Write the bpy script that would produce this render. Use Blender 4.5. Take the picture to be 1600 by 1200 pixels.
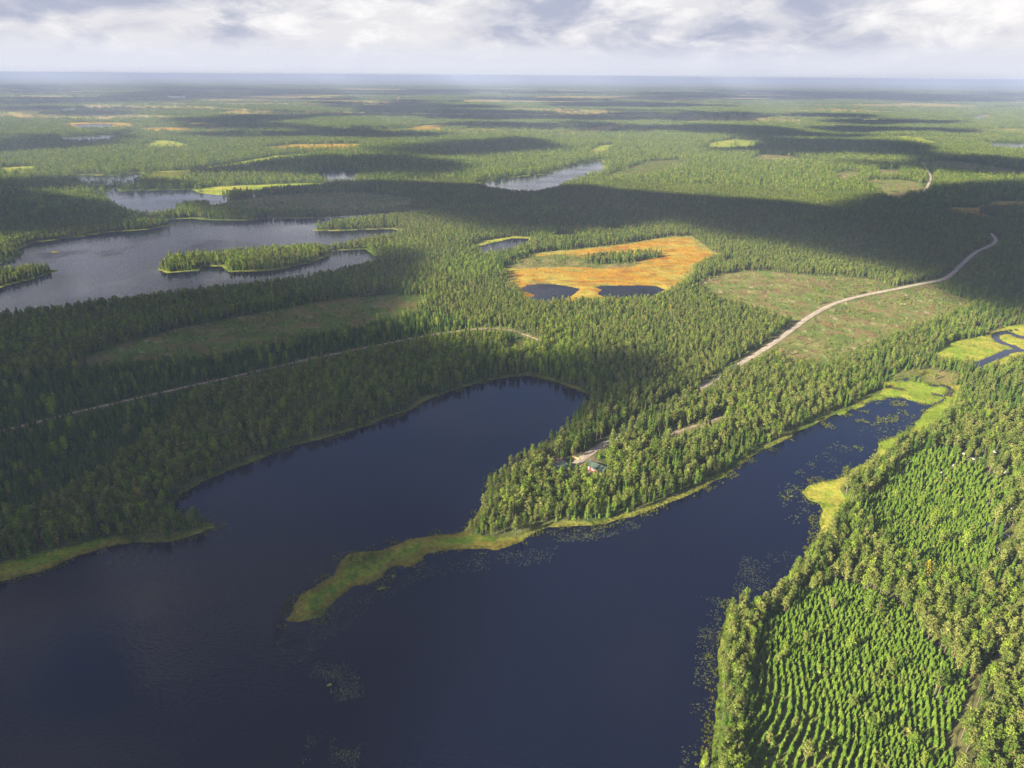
import bpy, bmesh, math, random
import numpy as np
from mathutils import Matrix, Vector

for o in list(bpy.data.objects):
    bpy.data.objects.remove(o)
SC = bpy.context.scene
COL = SC.collection
RNG = np.random.default_rng(7)
random.seed(7)

# ------------------------------------------------------------------ camera
CAM_H, FPX = 200.0, 1110.0                       # flying height (m), focal length in photo pixels
PITCH = math.atan((600 - 119) / FPX)
ROLL = 0.0075
_f = np.array([0, math.cos(PITCH), -math.sin(PITCH)])
_u0 = np.array([0, math.sin(PITCH), math.cos(PITCH)])
_r0 = np.array([1.0, 0, 0])
_u = _u0 * math.cos(ROLL) - _r0 * math.sin(ROLL)
_r = _r0 * math.cos(ROLL) + _u0 * math.sin(ROLL)
cam_data = bpy.data.cameras.new('camera')
cam_data.sensor_width = 36.0
cam_data.sensor_fit = 'HORIZONTAL'
cam_data.lens = FPX / 1600 * 36.0
cam_data.clip_start = 1.0
cam_data.clip_end = 120000.0
cam = bpy.data.objects.new('camera', cam_data)
cam.matrix_world = Matrix(((_r[0], _u[0], -_f[0], 0), (_r[1], _u[1], -_f[1], 0), (_r[2], _u[2], -_f[2], CAM_H), (0, 0, 0, 1)))
COL.objects.link(cam)
SC.camera = cam

# ------------------------------------------------------------------ sun, sky, exposure
SUN_EL = math.radians(26)
SHADOW_DIR = np.array([0.86, 0.51]); SHADOW_DIR /= np.linalg.norm(SHADOW_DIR)   # where shadows fall on the ground
SUN_VEC = Vector((-SHADOW_DIR[0] * math.cos(SUN_EL), -SHADOW_DIR[1] * math.cos(SUN_EL), math.sin(SUN_EL)))
sun_data = bpy.data.lights.new('sun', 'SUN')
sun_data.energy = 5.0
sun_data.angle = math.radians(0.5)
sun_data.color = (1.0, 0.895, 0.69)
sun = bpy.data.objects.new('sun', sun_data)
sun.rotation_euler = SUN_VEC.to_track_quat('Z', 'Y').to_euler()
sun.location = (0, 0, 600)
COL.objects.link(sun)

SC.view_settings.view_transform = 'Standard'
SC.view_settings.look = 'None'
SC.view_settings.exposure = 1.75
SC.view_settings.gamma = 1.0
SC.view_settings.use_curve_mapping = False
SC.render.engine = 'CYCLES'
cy = SC.cycles
cy.max_bounces = 4; cy.diffuse_bounces = 2; cy.glossy_bounces = 2; cy.transmission_bounces = 2
cy.volume_bounces = 1; cy.transparent_max_bounces = 8
cy.caustics_reflective = False; cy.caustics_refractive = False
cy.sample_clamp_indirect = 4.0
cy.use_denoising = True
try:
    cy.denoiser = 'OPENIMAGEDENOISE'; cy.denoising_input_passes = 'RGB_ALBEDO_NORMAL'
except Exception:
    pass
cy.denoising_prefilter = 'NONE'


class NT:
    """small helper to write node trees"""
    def __init__(self, tree):
        self.t = tree
        tree.nodes.clear()
    def n(self, kind, **kw):
        nd = self.t.nodes.new(kind)
        for k, v in kw.items():
            if k.startswith('i_'):
                nd.inputs[int(k[2:])].default_value = v
            else:
                setattr(nd, k, v)
        return nd
    def l(self, a, b):
        self.t.links.new(a, b)
    def math(self, op, a, b=None, c=None, clamp=False):
        nd = self.t.nodes.new('ShaderNodeMath'); nd.operation = op; nd.use_clamp = clamp
        for i, v in enumerate((a, b, c)):
            if v is None: continue
            if isinstance(v, (int, float)): nd.inputs[i].default_value = v
            else: self.t.links.new(v, nd.inputs[i])
        return nd.outputs[0]
    def mix(self, fac, a, b, blend='MIX'):
        nd = self.t.nodes.new('ShaderNodeMix'); nd.data_type = 'RGBA'; nd.blend_type = blend
        for s, v in ((nd.inputs[0], fac), (nd.inputs[6], a), (nd.inputs[7], b)):
            if isinstance(v, (int, float)): s.default_value = v
            elif isinstance(v, tuple): s.default_value = v if len(v) == 4 else v + (1,)
            else: self.t.links.new(v, s)
        return nd.outputs[2]
    def ramp(self, fac, lo, hi, a=0.0, b=1.0, smooth=True):
        nd = self.t.nodes.new('ShaderNodeMapRange')
        nd.interpolation_type = 'SMOOTHSTEP' if smooth else 'LINEAR'
        nd.inputs['From Min'].default_value = lo; nd.inputs['From Max'].default_value = hi
        nd.inputs['To Min'].default_value = a; nd.inputs['To Max'].default_value = b
        self.t.links.new(fac, nd.inputs['Value'])
        return nd.outputs[0]


def build_world():
    w = bpy.data.worlds.new('World'); SC.world = w; w.use_nodes = True
    N = NT(w.node_tree)
    out = N.n('ShaderNodeOutputWorld'); bg = N.n('ShaderNodeBackground')
    sky = N.n('ShaderNodeTexSky', sky_type='NISHITA', sun_disc=False, sun_elevation=SUN_EL,
              sun_rotation=math.atan2(SUN_VEC.x, SUN_VEC.y), altitude=200, air_density=1.0, dust_density=0.8)
    skyc = N.mix(1.0, sky.outputs[0], (0.036, 0.042, 0.058), 'MULTIPLY')
    tc = N.n('ShaderNodeTexCoord')
    sep = N.n('ShaderNodeSeparateXYZ'); N.l(tc.outputs['Generated'], sep.inputs[0])
    z = N.math('MAXIMUM', sep.outputs[2], 0.0)
    comb = N.n('ShaderNodeMapping'); comb.inputs['Scale'].default_value = (1.0, 1.0, 2.7); comb.inputs['Rotation'].default_value = (0, 0, math.radians(-52))
    N.l(tc.outputs['Generated'], comb.inputs[0])
    def noise(scale, detail, rough, off, dist=0.0):
        mp = N.n('ShaderNodeMapping'); mp.inputs['Location'].default_value = off
        N.l(comb.outputs[0], mp.inputs[0])
        nz = N.n('ShaderNodeTexNoise'); nz.inputs['Scale'].default_value = scale
        nz.inputs['Detail'].default_value = detail; nz.inputs['Roughness'].default_value = rough
        nz.inputs['Distortion'].default_value = dist
        N.l(mp.outputs[0], nz.inputs['Vector'])
        return nz.outputs[0]
    big = noise(3.4, 4, 0.5, (2.3, 5.1, 0), 0.25)
    mid = noise(11.0, 7, 0.58, (7.7, 1.9, 2), 0.35)
    fine = noise(9.0, 8, 0.62, (1.1, 9.3, 5), 0.5)
    # brightness of the cloud base: dark grey undersides to thin bright edges
    b = N.math('ADD', N.math('MULTIPLY', big, 0.62), N.math('MULTIPLY', mid, 0.38))
    bright = N.ramp(b, 0.38, 0.54)
    c1 = N.mix(bright, (0.138, 0.148, 0.188), (0.245, 0.244, 0.252))
    wht = N.ramp(fine, 0.46, 0.66)
    c2 = N.mix(N.math('MULTIPLY', wht, N.math('MULTIPLY', bright, 0.8)), c1, (0.318, 0.310, 0.305))
    # coverage higher up: broken deck with blue between
    cov = N.ramp(N.math('ADD', N.math('MULTIPLY', big, 0.5), N.math('MULTIPLY', fine, 0.5)), 0.515, 0.63)
    low = N.math('MULTIPLY', N.ramp(z, 0.245, 0.33), N.ramp(z, 0.55, 0.8, 1.0, 0.45))
    cover = N.math('SUBTRACT', 1.0, N.math('MULTIPLY', low, N.math('SUBTRACT', 1.0, cov)))
    # overhead the deck is seen from below, out of the sun: dimmer
    dim = N.ramp(z, 0.26, 0.55, 1.0, 0.45)
    c3 = N.mix(1.0, c2, dim, 'MULTIPLY')
    col = N.mix(cover, skyc, c3)
    # milky air over the horizon
    hz = N.ramp(z, 0.012, 0.05, 1.0, 0.0)
    col = N.mix(N.math('MULTIPLY', hz, 0.92), col, (0.225, 0.232, 0.262))
    N.l(col, bg.inputs[0]); bg.inputs[1].default_value = 1.0
    N.l(bg.outputs[0], out.inputs[0])
    w.cycles.sampling_method = 'MANUAL'; w.cycles.sample_map_resolution = 512
build_world()


# ------------------------------------------------------------------ photograph pixel <-> point on the ground (camera matching)
def G(px, py):
    d = _f * FPX + _r * (px - 800) - _u * (py - 600)
    t = -CAM_H / d[2]
    return np.array([d[0] * t, d[1] * t])
def GP(pts):
    return np.array([G(*p) for p in pts])
def proj(X, Y, Z):
    dz = Z - CAM_H
    w = X * _f[0] + Y * _f[1] + dz * _f[2]
    a = X * _r[0] + Y * _r[1] + dz * _r[2]
    b = X * _u[0] + Y * _u[1] + dz * _u[2]
    return 800 + FPX * a / w, 600 - FPX * b / w, w


# ------------------------------------------------------------------ noise and signed distance
_T = np.random.default_rng(11).random((256, 256)).astype(np.float32)
def vnoise(x, y):
    xi = np.floor(x).astype(np.int64); yi = np.floor(y).astype(np.int64)
    fx = x - xi; fy = y - yi
    fx = fx * fx * fx * (fx * (fx * 6 - 15) + 10); fy = fy * fy * fy * (fy * (fy * 6 - 15) + 10)
    x0 = xi & 255; x1 = (xi + 1) & 255; y0 = yi & 255; y1 = (yi + 1) & 255
    return (_T[x0, y0] * (1 - fx) + _T[x1, y0] * fx) * (1 - fy) + (_T[x0, y1] * (1 - fx) + _T[x1, y1] * fx) * fy
def fbm(x, y, o=4, g=0.5):
    s = np.zeros_like(x, dtype=float); a = 1.0; t = 0.0
    for k in range(o):
        s += a * vnoise(x * 2 ** k + 17.3 * k, y * 2 ** k + 41.7 * k); t += a; a *= g
    return s / t                                # 0..1, mean 0.5
def sstep(v, a, b):
    t = np.clip((v - a) / (b - a), 0, 1)
    return t * t * (3 - 2 * t)
def sdf_poly(poly, X, Y, margin):
    """positive inside, -margin outside and far"""
    out = np.full(X.shape, -float(margin))
    lo = poly.min(0) - margin; hi = poly.max(0) + margin
    m = (X > lo[0]) & (X < hi[0]) & (Y > lo[1]) & (Y < hi[1])
    if not m.any(): return out
    x = X[m]; y = Y[m]
    d2 = np.full(x.shape, 1e18); inside = np.zeros(x.shape, bool)
    n = len(poly)
    for i in range(n):
        ax, ay = poly[i]; bx, by = poly[(i + 1) % n]
        ex, ey = bx - ax, by - ay
        L = ex * ex + ey * ey + 1e-9
        t = np.clip(((x - ax) * ex + (y - ay) * ey) / L, 0, 1)
        d2 = np.minimum(d2, (x - ax - t * ex) ** 2 + (y - ay - t * ey) ** 2)
        c = (ay > y) != (by > y)
        inside ^= c & (x < (bx - ax) * (y - ay) / (by - ay + 1e-12) + ax)
    d = np.sqrt(d2)
    out[m] = np.where(inside, d, np.maximum(-d, -margin))
    return out
def dist_line(line, X, Y, margin):
    out = np.full(X.shape, float(margin))
    lo = line.min(0) - margin; hi = line.max(0) + margin
    m = (X > lo[0]) & (X < hi[0]) & (Y > lo[1]) & (Y < hi[1])
    if not m.any(): return out
    x = X[m]; y = Y[m]; d2 = np.full(x.shape, float(margin) ** 2)
    for i in range(len(line) - 1):
        ax, ay = line[i]; bx, by = line[i + 1]; ex, ey = bx - ax, by - ay
        t = np.clip(((x - ax) * ex + (y - ay) * ey) / (ex * ex + ey * ey + 1e-9), 0, 1)
        d2 = np.minimum(d2, (x - ax - t * ex) ** 2 + (y - ay - t * ey) ** 2)
    out[m] = np.sqrt(d2)
    return out
def ell(cx, cy, rx, ry, rot=0.0, n=14):
    """outline (in photo pixels) of a small rounded patch"""
    r = np.random.default_rng(int(cx * 7 + cy * 13))
    k = r.uniform(0.75, 1.2, n)
    a = np.linspace(0, 2 * np.pi, n, endpoint=False)
    x, y = np.cos(a) * rx * k, np.sin(a) * ry * k
    return [(cx + x[i] * math.cos(rot) - y[i] * math.sin(rot), cy + x[i] * math.sin(rot) + y[i] * math.cos(rot)) for i in range(n)]


# ------------------------------------------------------------------ the map: water
MAIN_LAKE = [(-420, 1000), (-150, 945), (0, 909), (56, 896), (90, 883), (124, 868), (180, 852), (210, 848), (262, 847), (285, 841), (311, 833),
    (337, 824), (326, 816), (300, 811), (277, 798), (272, 789), (285, 774), (319, 752), (375, 729), (450, 699), (500, 686), (575, 664),
    (642, 641), (669, 624), (710, 609), (759, 595), (811, 588), (837, 588), (867, 597), (905, 609), (924, 619), (922, 630), (902, 650),
    (884, 670), (862, 688), (832, 707), (795, 728), (766, 750), (756, 770), (752, 788), (744, 806), (734, 820), (722, 831),
    (707, 834), (677, 836), (640, 842), (617, 852), (595, 861), (550, 864), (531, 877), (520, 899), (494, 914), (471, 928), (460, 945),
    (455, 960), (444, 971), (467, 973), (501, 966), (516, 946), (535, 932), (550, 918), (576, 911), (595, 903), (604, 890), (617, 884),
    (640, 887), (659, 877), (662, 868), (685, 862), (719, 859), (756, 857), (774, 859), (796, 853), (815, 846), (834, 834), (856, 825),
    (881, 824), (927, 819), (946, 818), (965, 812), (989, 809), (1012, 799), (1040, 789), (1085, 770), (1127, 747), (1180, 710), (1225, 687),
    (1262, 670), (1300, 650), (1320, 643), (1337, 637), (1352, 629), (1372, 617), (1385, 622), (1405, 621), (1420, 625), (1440, 630),
    (1455, 631), (1466, 626), (1476, 621), (1483, 618), (1466, 630), (1450, 637), (1440, 650), (1431, 659), (1431, 665), (1416, 674),
    (1392, 686), (1374, 692), (1372, 705), (1362, 715), (1347, 724), (1331, 731), (1328, 741), (1300, 751), (1282, 752), (1262, 759), (1252, 768),
    (1262, 781), (1280, 787), (1284, 797), (1280, 808), (1283, 826), (1279, 842), (1262, 866), (1236, 893), (1222, 914), (1205, 931),
    (1186, 945), (1160, 943), (1143, 944), (1130, 966), (1124, 1005), (1121, 1042), (1121, 1087), (1117, 1125), (1113, 1162), (1111, 1200),
    (1100, 1320), (1080, 1500), (-500, 1500)]
MAIN_ISLETS = [ell(1343, 635, 11, 3.5, -0.35), ell(1356, 627, 8, 4, -0.3), ell(1372, 622, 12, 4.5, -0.1), ell(1317, 646, 8, 3, -0.3), ell(1404, 645, 4, 1.4),
    ell(1371, 661, 3.5, 1.4), ell(1395, 653, 2, 1), ell(1347, 703, 4, 1.6, -0.5), ell(1390, 674, 2.2, 1), ell(1397, 671, 2.2, 1), ell(1237, 776, 3.5, 1.2),
    ell(1295, 665, 2, 0.8), ell(1405, 631, 5, 1.3), ell(1346, 643, 2, 1), ell(1352, 660, 6, 1.2, 0.1), ell(1386, 655, 5, 1.1, 0.2), ell(596, 920, 9, 3, -0.4),
    ell(612, 901, 5, 2, -0.3), ell(513, 1068, 5, 2.5, -0.6), ell(1100, 1190, 6, 17, 0.12)]
LEFT_LAKE = [(-120, 425), (6, 411), (37, 397), (22, 392), (56, 379), (112, 372), (180, 362), (225, 359), (270, 351.5), (240, 349.5), (228, 342), (247, 344),
    (300, 341.5), (330, 344.5), (394, 344.5), (420, 340), (469, 342), (525, 339), (600, 334), (655, 330.5), (660, 333), (615, 338), (575, 344),
    (520, 351), (485, 360), (505, 361.5), (560, 359.5), (612, 358), (624, 361), (614, 370), (560, 380), (517, 388), (412, 393), (300, 403), (264, 406),
    (244, 421), (262, 427), (311, 423), (316, 416), (348, 416), (356, 425), (420, 423), (456, 417), (491, 408), (514, 400), (518, 392),
    (570, 390), (586, 400), (598, 403), (582, 414), (540, 426), (480, 438), (420, 446), (352, 454), (262, 465), (187, 473), (97, 486), (22, 492), (-120, 508)]
LEFT_POINT = [(-200, 436), (0, 428), (40, 425), (62, 421), (92, 422), (74, 430), (56, 435), (0, 450), (-200, 470)]
FAR_LAKE = [(157, 305), (172, 299), (177, 294), (182, 294), (187, 299), (250, 297), (300, 296.5), (306, 301), (319, 303), (356, 306), (352, 317), (326, 321), (290, 322),
    (270, 326), (272, 334), (250, 338), (215, 337), (195, 330), (178, 318)]
LAKES = [  # name, outline, islets
    ('lake', MAIN_LAKE, MAIN_ISLETS, 'dark blue lake filling the foreground around the grassy spit'),
    ('lake', LEFT_LAKE, [LEFT_POINT, ell(83, 394, 9, 1.2)], 'long pale grey lake in the left middle distance with a wooded headland'),
    ('lake', FAR_LAKE, [], 'small pale lake just beyond the long grey lake'),
    ('pond', [(118, 273), (150, 274), (190, 273.5), (216, 269.5), (230, 272), (205, 279), (180, 277), (130, 278)], [], 'thin pale pond behind the second lake'),
    ('pond', [(497, 270.5), (530, 267.5), (563, 270.5), (553, 273.5), (518, 274)], [], 'small oval pond in the far forest'),
    ('pond', [(378, 292), (395, 290.5), (413, 292), (404, 295), (385, 295)], [], 'tiny pond at the edge of the pale mire'),
    ('lake', [(745, 274), (790, 266), (850, 261), (905, 254), (938, 250), (946, 257), (915, 266), (884, 274), (866, 283), (835, 289), (800, 288), (765, 282)], [],
        'pale lake with a narrow arm in the middle distance'),
    ('pond', [(813, 451), (824, 446), (846, 444), (870, 445), (888, 448), (904, 451), (898, 459), (886, 467), (856, 472), (832, 470), (822, 466), (838, 462), (826, 458)], [],
        'left hand pond at the near edge of the orange bog'),
    ('pond', [(932, 459), (940, 452), (930, 448), (945, 446), (964, 447), (995, 446), (1023, 447), (1037, 452), (1026, 460), (1012, 465), (975, 467), (944, 464)], [],
        'right hand pond at the near edge of the orange bog'),
    ('pond', [(743, 386), (770, 379), (798, 373), (826, 373), (818, 384), (793, 394), (758, 401)], [], 'narrow blue pond in the forest above the orange bog'),
    ('lake', [(95, 213), (130, 212), (165, 210.5), (190, 211.5), (170, 214), (140, 215.5), (105, 215)], [], 'pale sliver of lake in the left distance'),
    ('lake', [(118, 194.5), (150, 193.3), (180, 193.6), (170, 195.8), (130, 196.3)], [], 'thin far lake in the left distance'),
    ('lake', [(262, 149.2), (292, 149), (290, 150.6), (265, 150.8)], [], 'faint lake near the left horizon'),
    ('lake', [(1538, 222), (1570, 222.5), (1640, 225), (1640, 229), (1590, 228.5), (1550, 226)], [], 'pale lake at the right edge in the distance'),
    ('lake', [(1505, 182), (1530, 180.6), (1545, 181.2), (1525, 183.4)], [], 'tiny far lake in the right distance'),
    ('pond', [(322, 153.5), (328, 153.2), (327, 154.6)], [], 'speck of a pond near the horizon'),
    ('pond', [(98, 168.5), (122, 168), (118, 169.5), (100, 169.8)], [], 'faint pond in the hazy left distance'),
]
STREAMS = [  # points, width in metres, label
    ([(1640, 520), (1600, 528), (1590, 526), (1577, 520), (1562, 520), (1554, 523), (1554, 529), (1561, 534), (1571, 538), (1582, 542), (1592, 547), (1640, 552)], 6.0),
    ([(1588, 547.5), (1576, 549), (1565, 554), (1556, 559), (1545, 562), (1533, 568), (1531, 577)], 6.0),
    ([(1560, 519), (1575, 517), (1590, 516), (1602, 517)], 2.5),
    ([(1537, 565), (1516, 566), (1495, 566), (1470, 563), (1452, 556)], 1.8),
    ([(1483, 618), (1487, 611), (1484, 606), (1476, 603), (1466, 602.5), (1460, 603), (1454, 600)], 3.2),
    ([(1481, 617), (1472, 618), (1464, 617), (1459, 615)], 2.0),
    ([(1448, 582), (1437, 588), (1428, 592), (1420, 591), (1412, 594)], 2.4),
    ([(1388, 604), (1396, 606), (1404, 608), (1412, 609)], 1.6),
]
def behind_trees(pts, k=1.0):
    """the near edge of a far clearing or pond lies hidden behind the trees in front of it: carry it to the foot of those trees"""
    a = np.array(pts, float)
    if a[:, 1].max() > 300: return pts
    c = a[:, 1].mean(); out = []
    if k > 1 and a[:, 1].max() > 285: c = 256.0
    for x, y in a:
        g = G(x, y); r = math.hypot(g[0], g[1])
        out.append((x, y + (12.0 * FPX / r * k if y > c else 0.0)))
    return out
LAKES = [(n_, behind_trees(o_, 1.5), i_, l_) for n_, o_, i_, l_ in LAKES]
LAKE_W = [(nm, GP(o), [GP(i) for i in isl], lab) for nm, o, isl, lab in LAKES]
STREAM_W = [(GP(p), w) for p, w in STREAMS]

def warp(X, Y):
    r = np.hypot(X, Y)
    s = np.maximum(9.0, r * 0.022); a = np.maximum(2.4, r * 0.0055)
    # piecewise scale per octave of distance, blended, so the wobble stays natural at every distance
    k = np.log2(np.maximum(r, 200) / 200); k0 = np.floor(k); fk = k - k0
    def w(kk, ox):
        sc = 10.0 * 2 ** kk
        return (fbm(X / sc + ox, Y / sc + 3.1 * ox, 6, 0.62) - 0.5) * 2.3
    dx = w(k0, 5.0) * (1 - fk) + w(k0 + 1, 5.0) * fk
    dy = w(k0, 23.0) * (1 - fk) + w(k0 + 1, 23.0) * fk
    return X + dx * a * 1.2, Y + dy * a * 1.2

def water_sdf(X, Y, each=False):
    """positive in water"""
    M = 220.0
    ds = []
    for nm, o, isl, lab in LAKE_W:
        d = sdf_poly(o, X, Y, M)
        for i in isl:
            if (d > -M).any():
                d = np.minimum(d, -sdf_poly(i, X, Y, M))
        ds.append(d)
    s = np.full(X.shape, -M)
    for ln, wd in STREAM_W:
        s = np.maximum(s, wd * 0.5 - dist_line(ln, X, Y, 60.0))
    ds.append(np.where(s <= wd * 0.5 - 59.9, -M, s))
    D = np.array(ds)
    return D if each else D.max(0)


# ------------------------------------------------------------------ the map: land cover
FOREST, SHORE, MARSH, BOG, CUT, ROADSIDE, DIMCLEAR, ROWS, THICKET, MIRE, YARD, SPIT = range(12)
ZONES = [  # later ones win
    (MIRE, [(320, 330), (330, 318), (420, 306), (520, 300), (600, 304), (650, 312), (640, 326), (540, 336), (420, 337)]),
    (MARSH, [(300, 298), (330, 292), (420, 288), (500, 286), (530, 290), (480, 297), (400, 302), (330, 305)]),
    (MARSH, [(240, 268), (300, 266), (305, 271), (270, 275), (232, 273)]),
    (MARSH, [(305, 256), (360, 249), (430, 243), (520, 238.5), (530, 240.5), (450, 247), (380, 254), (330, 259)]),
    (BOG, [(398, 228), (450, 226), (520, 225), (565, 225), (560, 229), (500, 230), (420, 230)]),
    (MARSH, [(215, 224), (245, 219), (270, 221), (305, 224), (280, 227), (235, 227)]),
    (BOG, [(210, 201), (240, 199.5), (295, 199.5), (300, 202), (240, 203.5)]),
    (BOG, [(293, 192), (320, 191), (346, 191.5), (340, 193.6), (300, 193.8)]),
    (BOG, [(318, 199.6), (350, 198.2), (368, 199.4), (350, 201.3), (322, 201.6)]),
    (BOG, [(618, 199.6), (660, 196), (698, 195.5), (690, 198.8), (640, 200.8)]),
    (MARSH, [(370, 209), (410, 208), (415, 210), (380, 211)]),
    (BOG, [(865, 205), (900, 203), (935, 198), (980, 195.5), (975, 199.5), (930, 203), (885, 207)]),
    (BOG, [(92, 194), (118, 191.5), (200, 192), (225, 195), (190, 198), (120, 198)]),
    (MARSH, [(0, 262), (50, 260), (55, 264), (0, 267)]),
    (MARSH, [(1092, 229), (1115, 222), (1145, 217.5), (1182, 220), (1175, 227), (1140, 231)]),
    (MARSH, [(918, 232), (935, 227), (958, 226), (950, 234), (925, 236)]),
    (MARSH, [(1385, 214), (1410, 212), (1440, 215), (1480, 224), (1440, 222)]),
    (MARSH, [(1345, 186.5), (1370, 184.8), (1375, 186.5), (1355, 188)]),
    (BOG, [(1500, 183), (1530, 179), (1560, 181), (1540, 184)]),
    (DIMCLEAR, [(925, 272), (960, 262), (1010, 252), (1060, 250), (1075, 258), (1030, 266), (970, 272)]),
    (CUT, [(1165, 246), (1190, 241), (1240, 244), (1260, 248), (1200, 249)]),
    (CUT, [(1303, 272), (1322, 266), (1345, 270), (1335, 277), (1310, 278)]),
    (CUT, [(1348, 284), (1370, 281), (1410, 282), (1443, 287), (1446, 297), (1425, 307), (1402, 318), (1388, 312), (1372, 296)]),
    (CUT, [(1360, 266), (1400, 264), (1412, 269), (1380, 271)]),
    (CUT, [(1440, 254), (1480, 250), (1540, 258), (1640, 268), (1640, 275), (1560, 270), (1500, 264), (1450, 262)]),
    (BOG, [(1456, 328), (1490, 324), (1520, 324), (1560, 315), (1640, 314), (1640, 350), (1550, 347), (1500, 339)]),
    (FOREST, [(1522, 332), (1545, 326), (1640, 328), (1640, 342), (1560, 342)]),
    (BOG, [(862, 373), (872, 366), (890, 367), (906, 370), (895, 375), (872, 377)]),
    (MARSH, [(738, 383), (762, 376), (800, 370), (830, 371), (826, 380), (795, 385), (758, 391), (738, 390)]),
    (DIMCLEAR, [(935, 362), (950, 356), (975, 357), (985, 361), (960, 364)]),
    (BOG, [(780, 420), (800, 416), (822, 406), (826, 398), (869, 393), (939, 386), (995, 378), (1032, 372), (1060, 370), (1085, 370), (1098, 381),
           (1108, 391), (1130, 402), (1100, 412), (1088, 424), (1078, 441), (1044, 458), (1018, 471), (930, 474), (860, 478), (818, 474), (805, 455), (793, 440)]),
    (BOG, [(1128, 410), (1139, 405), (1158, 408), (1150, 415), (1132, 416)]),
    (MIRE, [(783, 418), (800, 408), (835, 402), (880, 398), (905, 402), (960, 412), (1005, 411), (985, 418), (930, 420), (880, 418), (830, 420)]),
    (FOREST, [(908, 411), (925, 405), (985, 400), (1022, 398), (1034, 402), (990, 411), (930, 414)]),
    (CUT, [(1086, 447), (1112, 432), (1150, 424), (1191, 423), (1240, 429), (1319, 433), (1365, 437), (1382, 444), (1400, 452), (1337, 464), (1292, 479), (1258, 500),
           (1243, 507), (1205, 497), (1150, 482), (1105, 468)]),
    (CUT, [(1319, 474), (1405, 455), (1461, 445), (1483, 458), (1528, 473), (1510, 486), (1470, 500), (1440, 512), (1394, 531), (1355, 550), (1319, 566), (1270, 579), (1228, 572),
           (1205, 545), (1230, 527), (1262, 505)]),
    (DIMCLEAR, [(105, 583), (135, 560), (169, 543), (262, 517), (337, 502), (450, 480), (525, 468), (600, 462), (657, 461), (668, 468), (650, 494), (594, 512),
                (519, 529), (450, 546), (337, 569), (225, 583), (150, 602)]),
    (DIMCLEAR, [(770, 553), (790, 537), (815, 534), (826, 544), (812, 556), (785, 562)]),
    (THICKET, [(-200, 640), (0, 600), (105, 583), (225, 571), (337, 560), (450, 538), (519, 522), (594, 506), (655, 492), (700, 496), (740, 512), (690, 522), (600, 543), (487, 566), (390, 590),
               (310, 612), (290, 640), (235, 690), (190, 735), (120, 780), (40, 815), (0, 830), (-200, 870)]),
    (SPIT, [(0, 909), (56, 898), (124, 870), (180, 854), (205, 846), (180, 841), (130, 850), (70, 863), (0, 882), (-150, 920), (-150, 946)]),
    (SPIT, [(790, 862), (774, 862), (740, 862), (640, 895), (600, 910), (530, 940), (440, 985), (430, 960), (500, 900), (540, 855), (640, 830), (710, 825), (745, 838), (775, 843), (800, 838), (815, 843)]),
    (ROWS, [(1185, 985), (1225, 962), (1262, 925), (1300, 912), (1345, 925), (1390, 940), (1425, 975), (1452, 1015), (1480, 1040), (1516, 1062), (1512, 1090), (1508, 1125), (1486, 1142),
            (1478, 1170), (1490, 1230), (1470, 1330), (1150, 1330), (1162, 1200), (1168, 1120), (1178, 1040)]),
    (ROWS, [(1390, 740), (1420, 715), (1470, 705), (1530, 730), (1560, 760), (1570, 800), (1545, 830), (1560, 870), (1550, 905), (1510, 915), (1460, 905), (1400, 880), (1360, 850), (1345, 815), (1365, 775)]),
    (MARSH, [(1375, 617), (1385, 606), (1384, 598), (1412, 594), (1437, 598), (1475, 600), (1492, 604), (1500, 600), (1502, 612), (1478, 642), (1470, 660), (1452, 676), (1428, 684), (1400, 695), (1392, 715),
             (1370, 722), (1350, 735), (1345, 748), (1312, 764), (1322, 785), (1318, 800), (1302, 815), (1294, 838), (1280, 845), (1270, 820), (1240, 770), (1330, 720), (1370, 690), (1420, 660), (1440, 630)]),
    (MARSH, [(1452, 557), (1475, 543), (1500, 532), (1530, 527), (1552, 524), (1560, 514), (1600, 508), (1660, 514), (1660, 560), (1600, 562), (1560, 575), (1535, 582), (1520, 574), (1490, 568), (1462, 566)]),
    (MIRE, [(1380, 590), (1410, 580), (1450, 578), (1500, 584), (1500, 598), (1470, 602), (1430, 595), (1400, 598)]),
    (SHORE, [(1100, 1230), (1108, 1160), (1113, 1125), (1116, 1060), (1118, 1005), (1124, 966), (1142, 940), (1147, 950), (1132, 985), (1129, 1040), (1128, 1100), (1122, 1150), (1118, 1230)]),
    (YARD, [(850, 718), (862, 714), (885, 718), (905, 715), (918, 710), (926, 708), (930, 716), (946, 728), (950, 737), (944, 743), (918, 742), (905, 744), (895, 740), (878, 740), (854, 739), (848, 730)]),
    (YARD, [(1030, 683), (1060, 671), (1105, 657), (1150, 645), (1153, 650), (1112, 663), (1070, 676), (1040, 688)]),
    (CUT, [(244, 672), (262, 664), (290, 663), (318, 660), (316, 667), (280, 674), (255, 680)]),
]
MARSH_FLECKS = [ell(*e) for e in MAIN_ISLETS[:0]]
ZONE_W = [(z, GP(behind_trees(p) if z in (MARSH, BOG, CUT, DIMCLEAR) else p)) for z, p in ZONES] + [(MARSH, GP(np.array(i))) for i in MAIN_ISLETS] + [(SPIT, GP(ell(83, 394, 14, 3)))]
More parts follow.
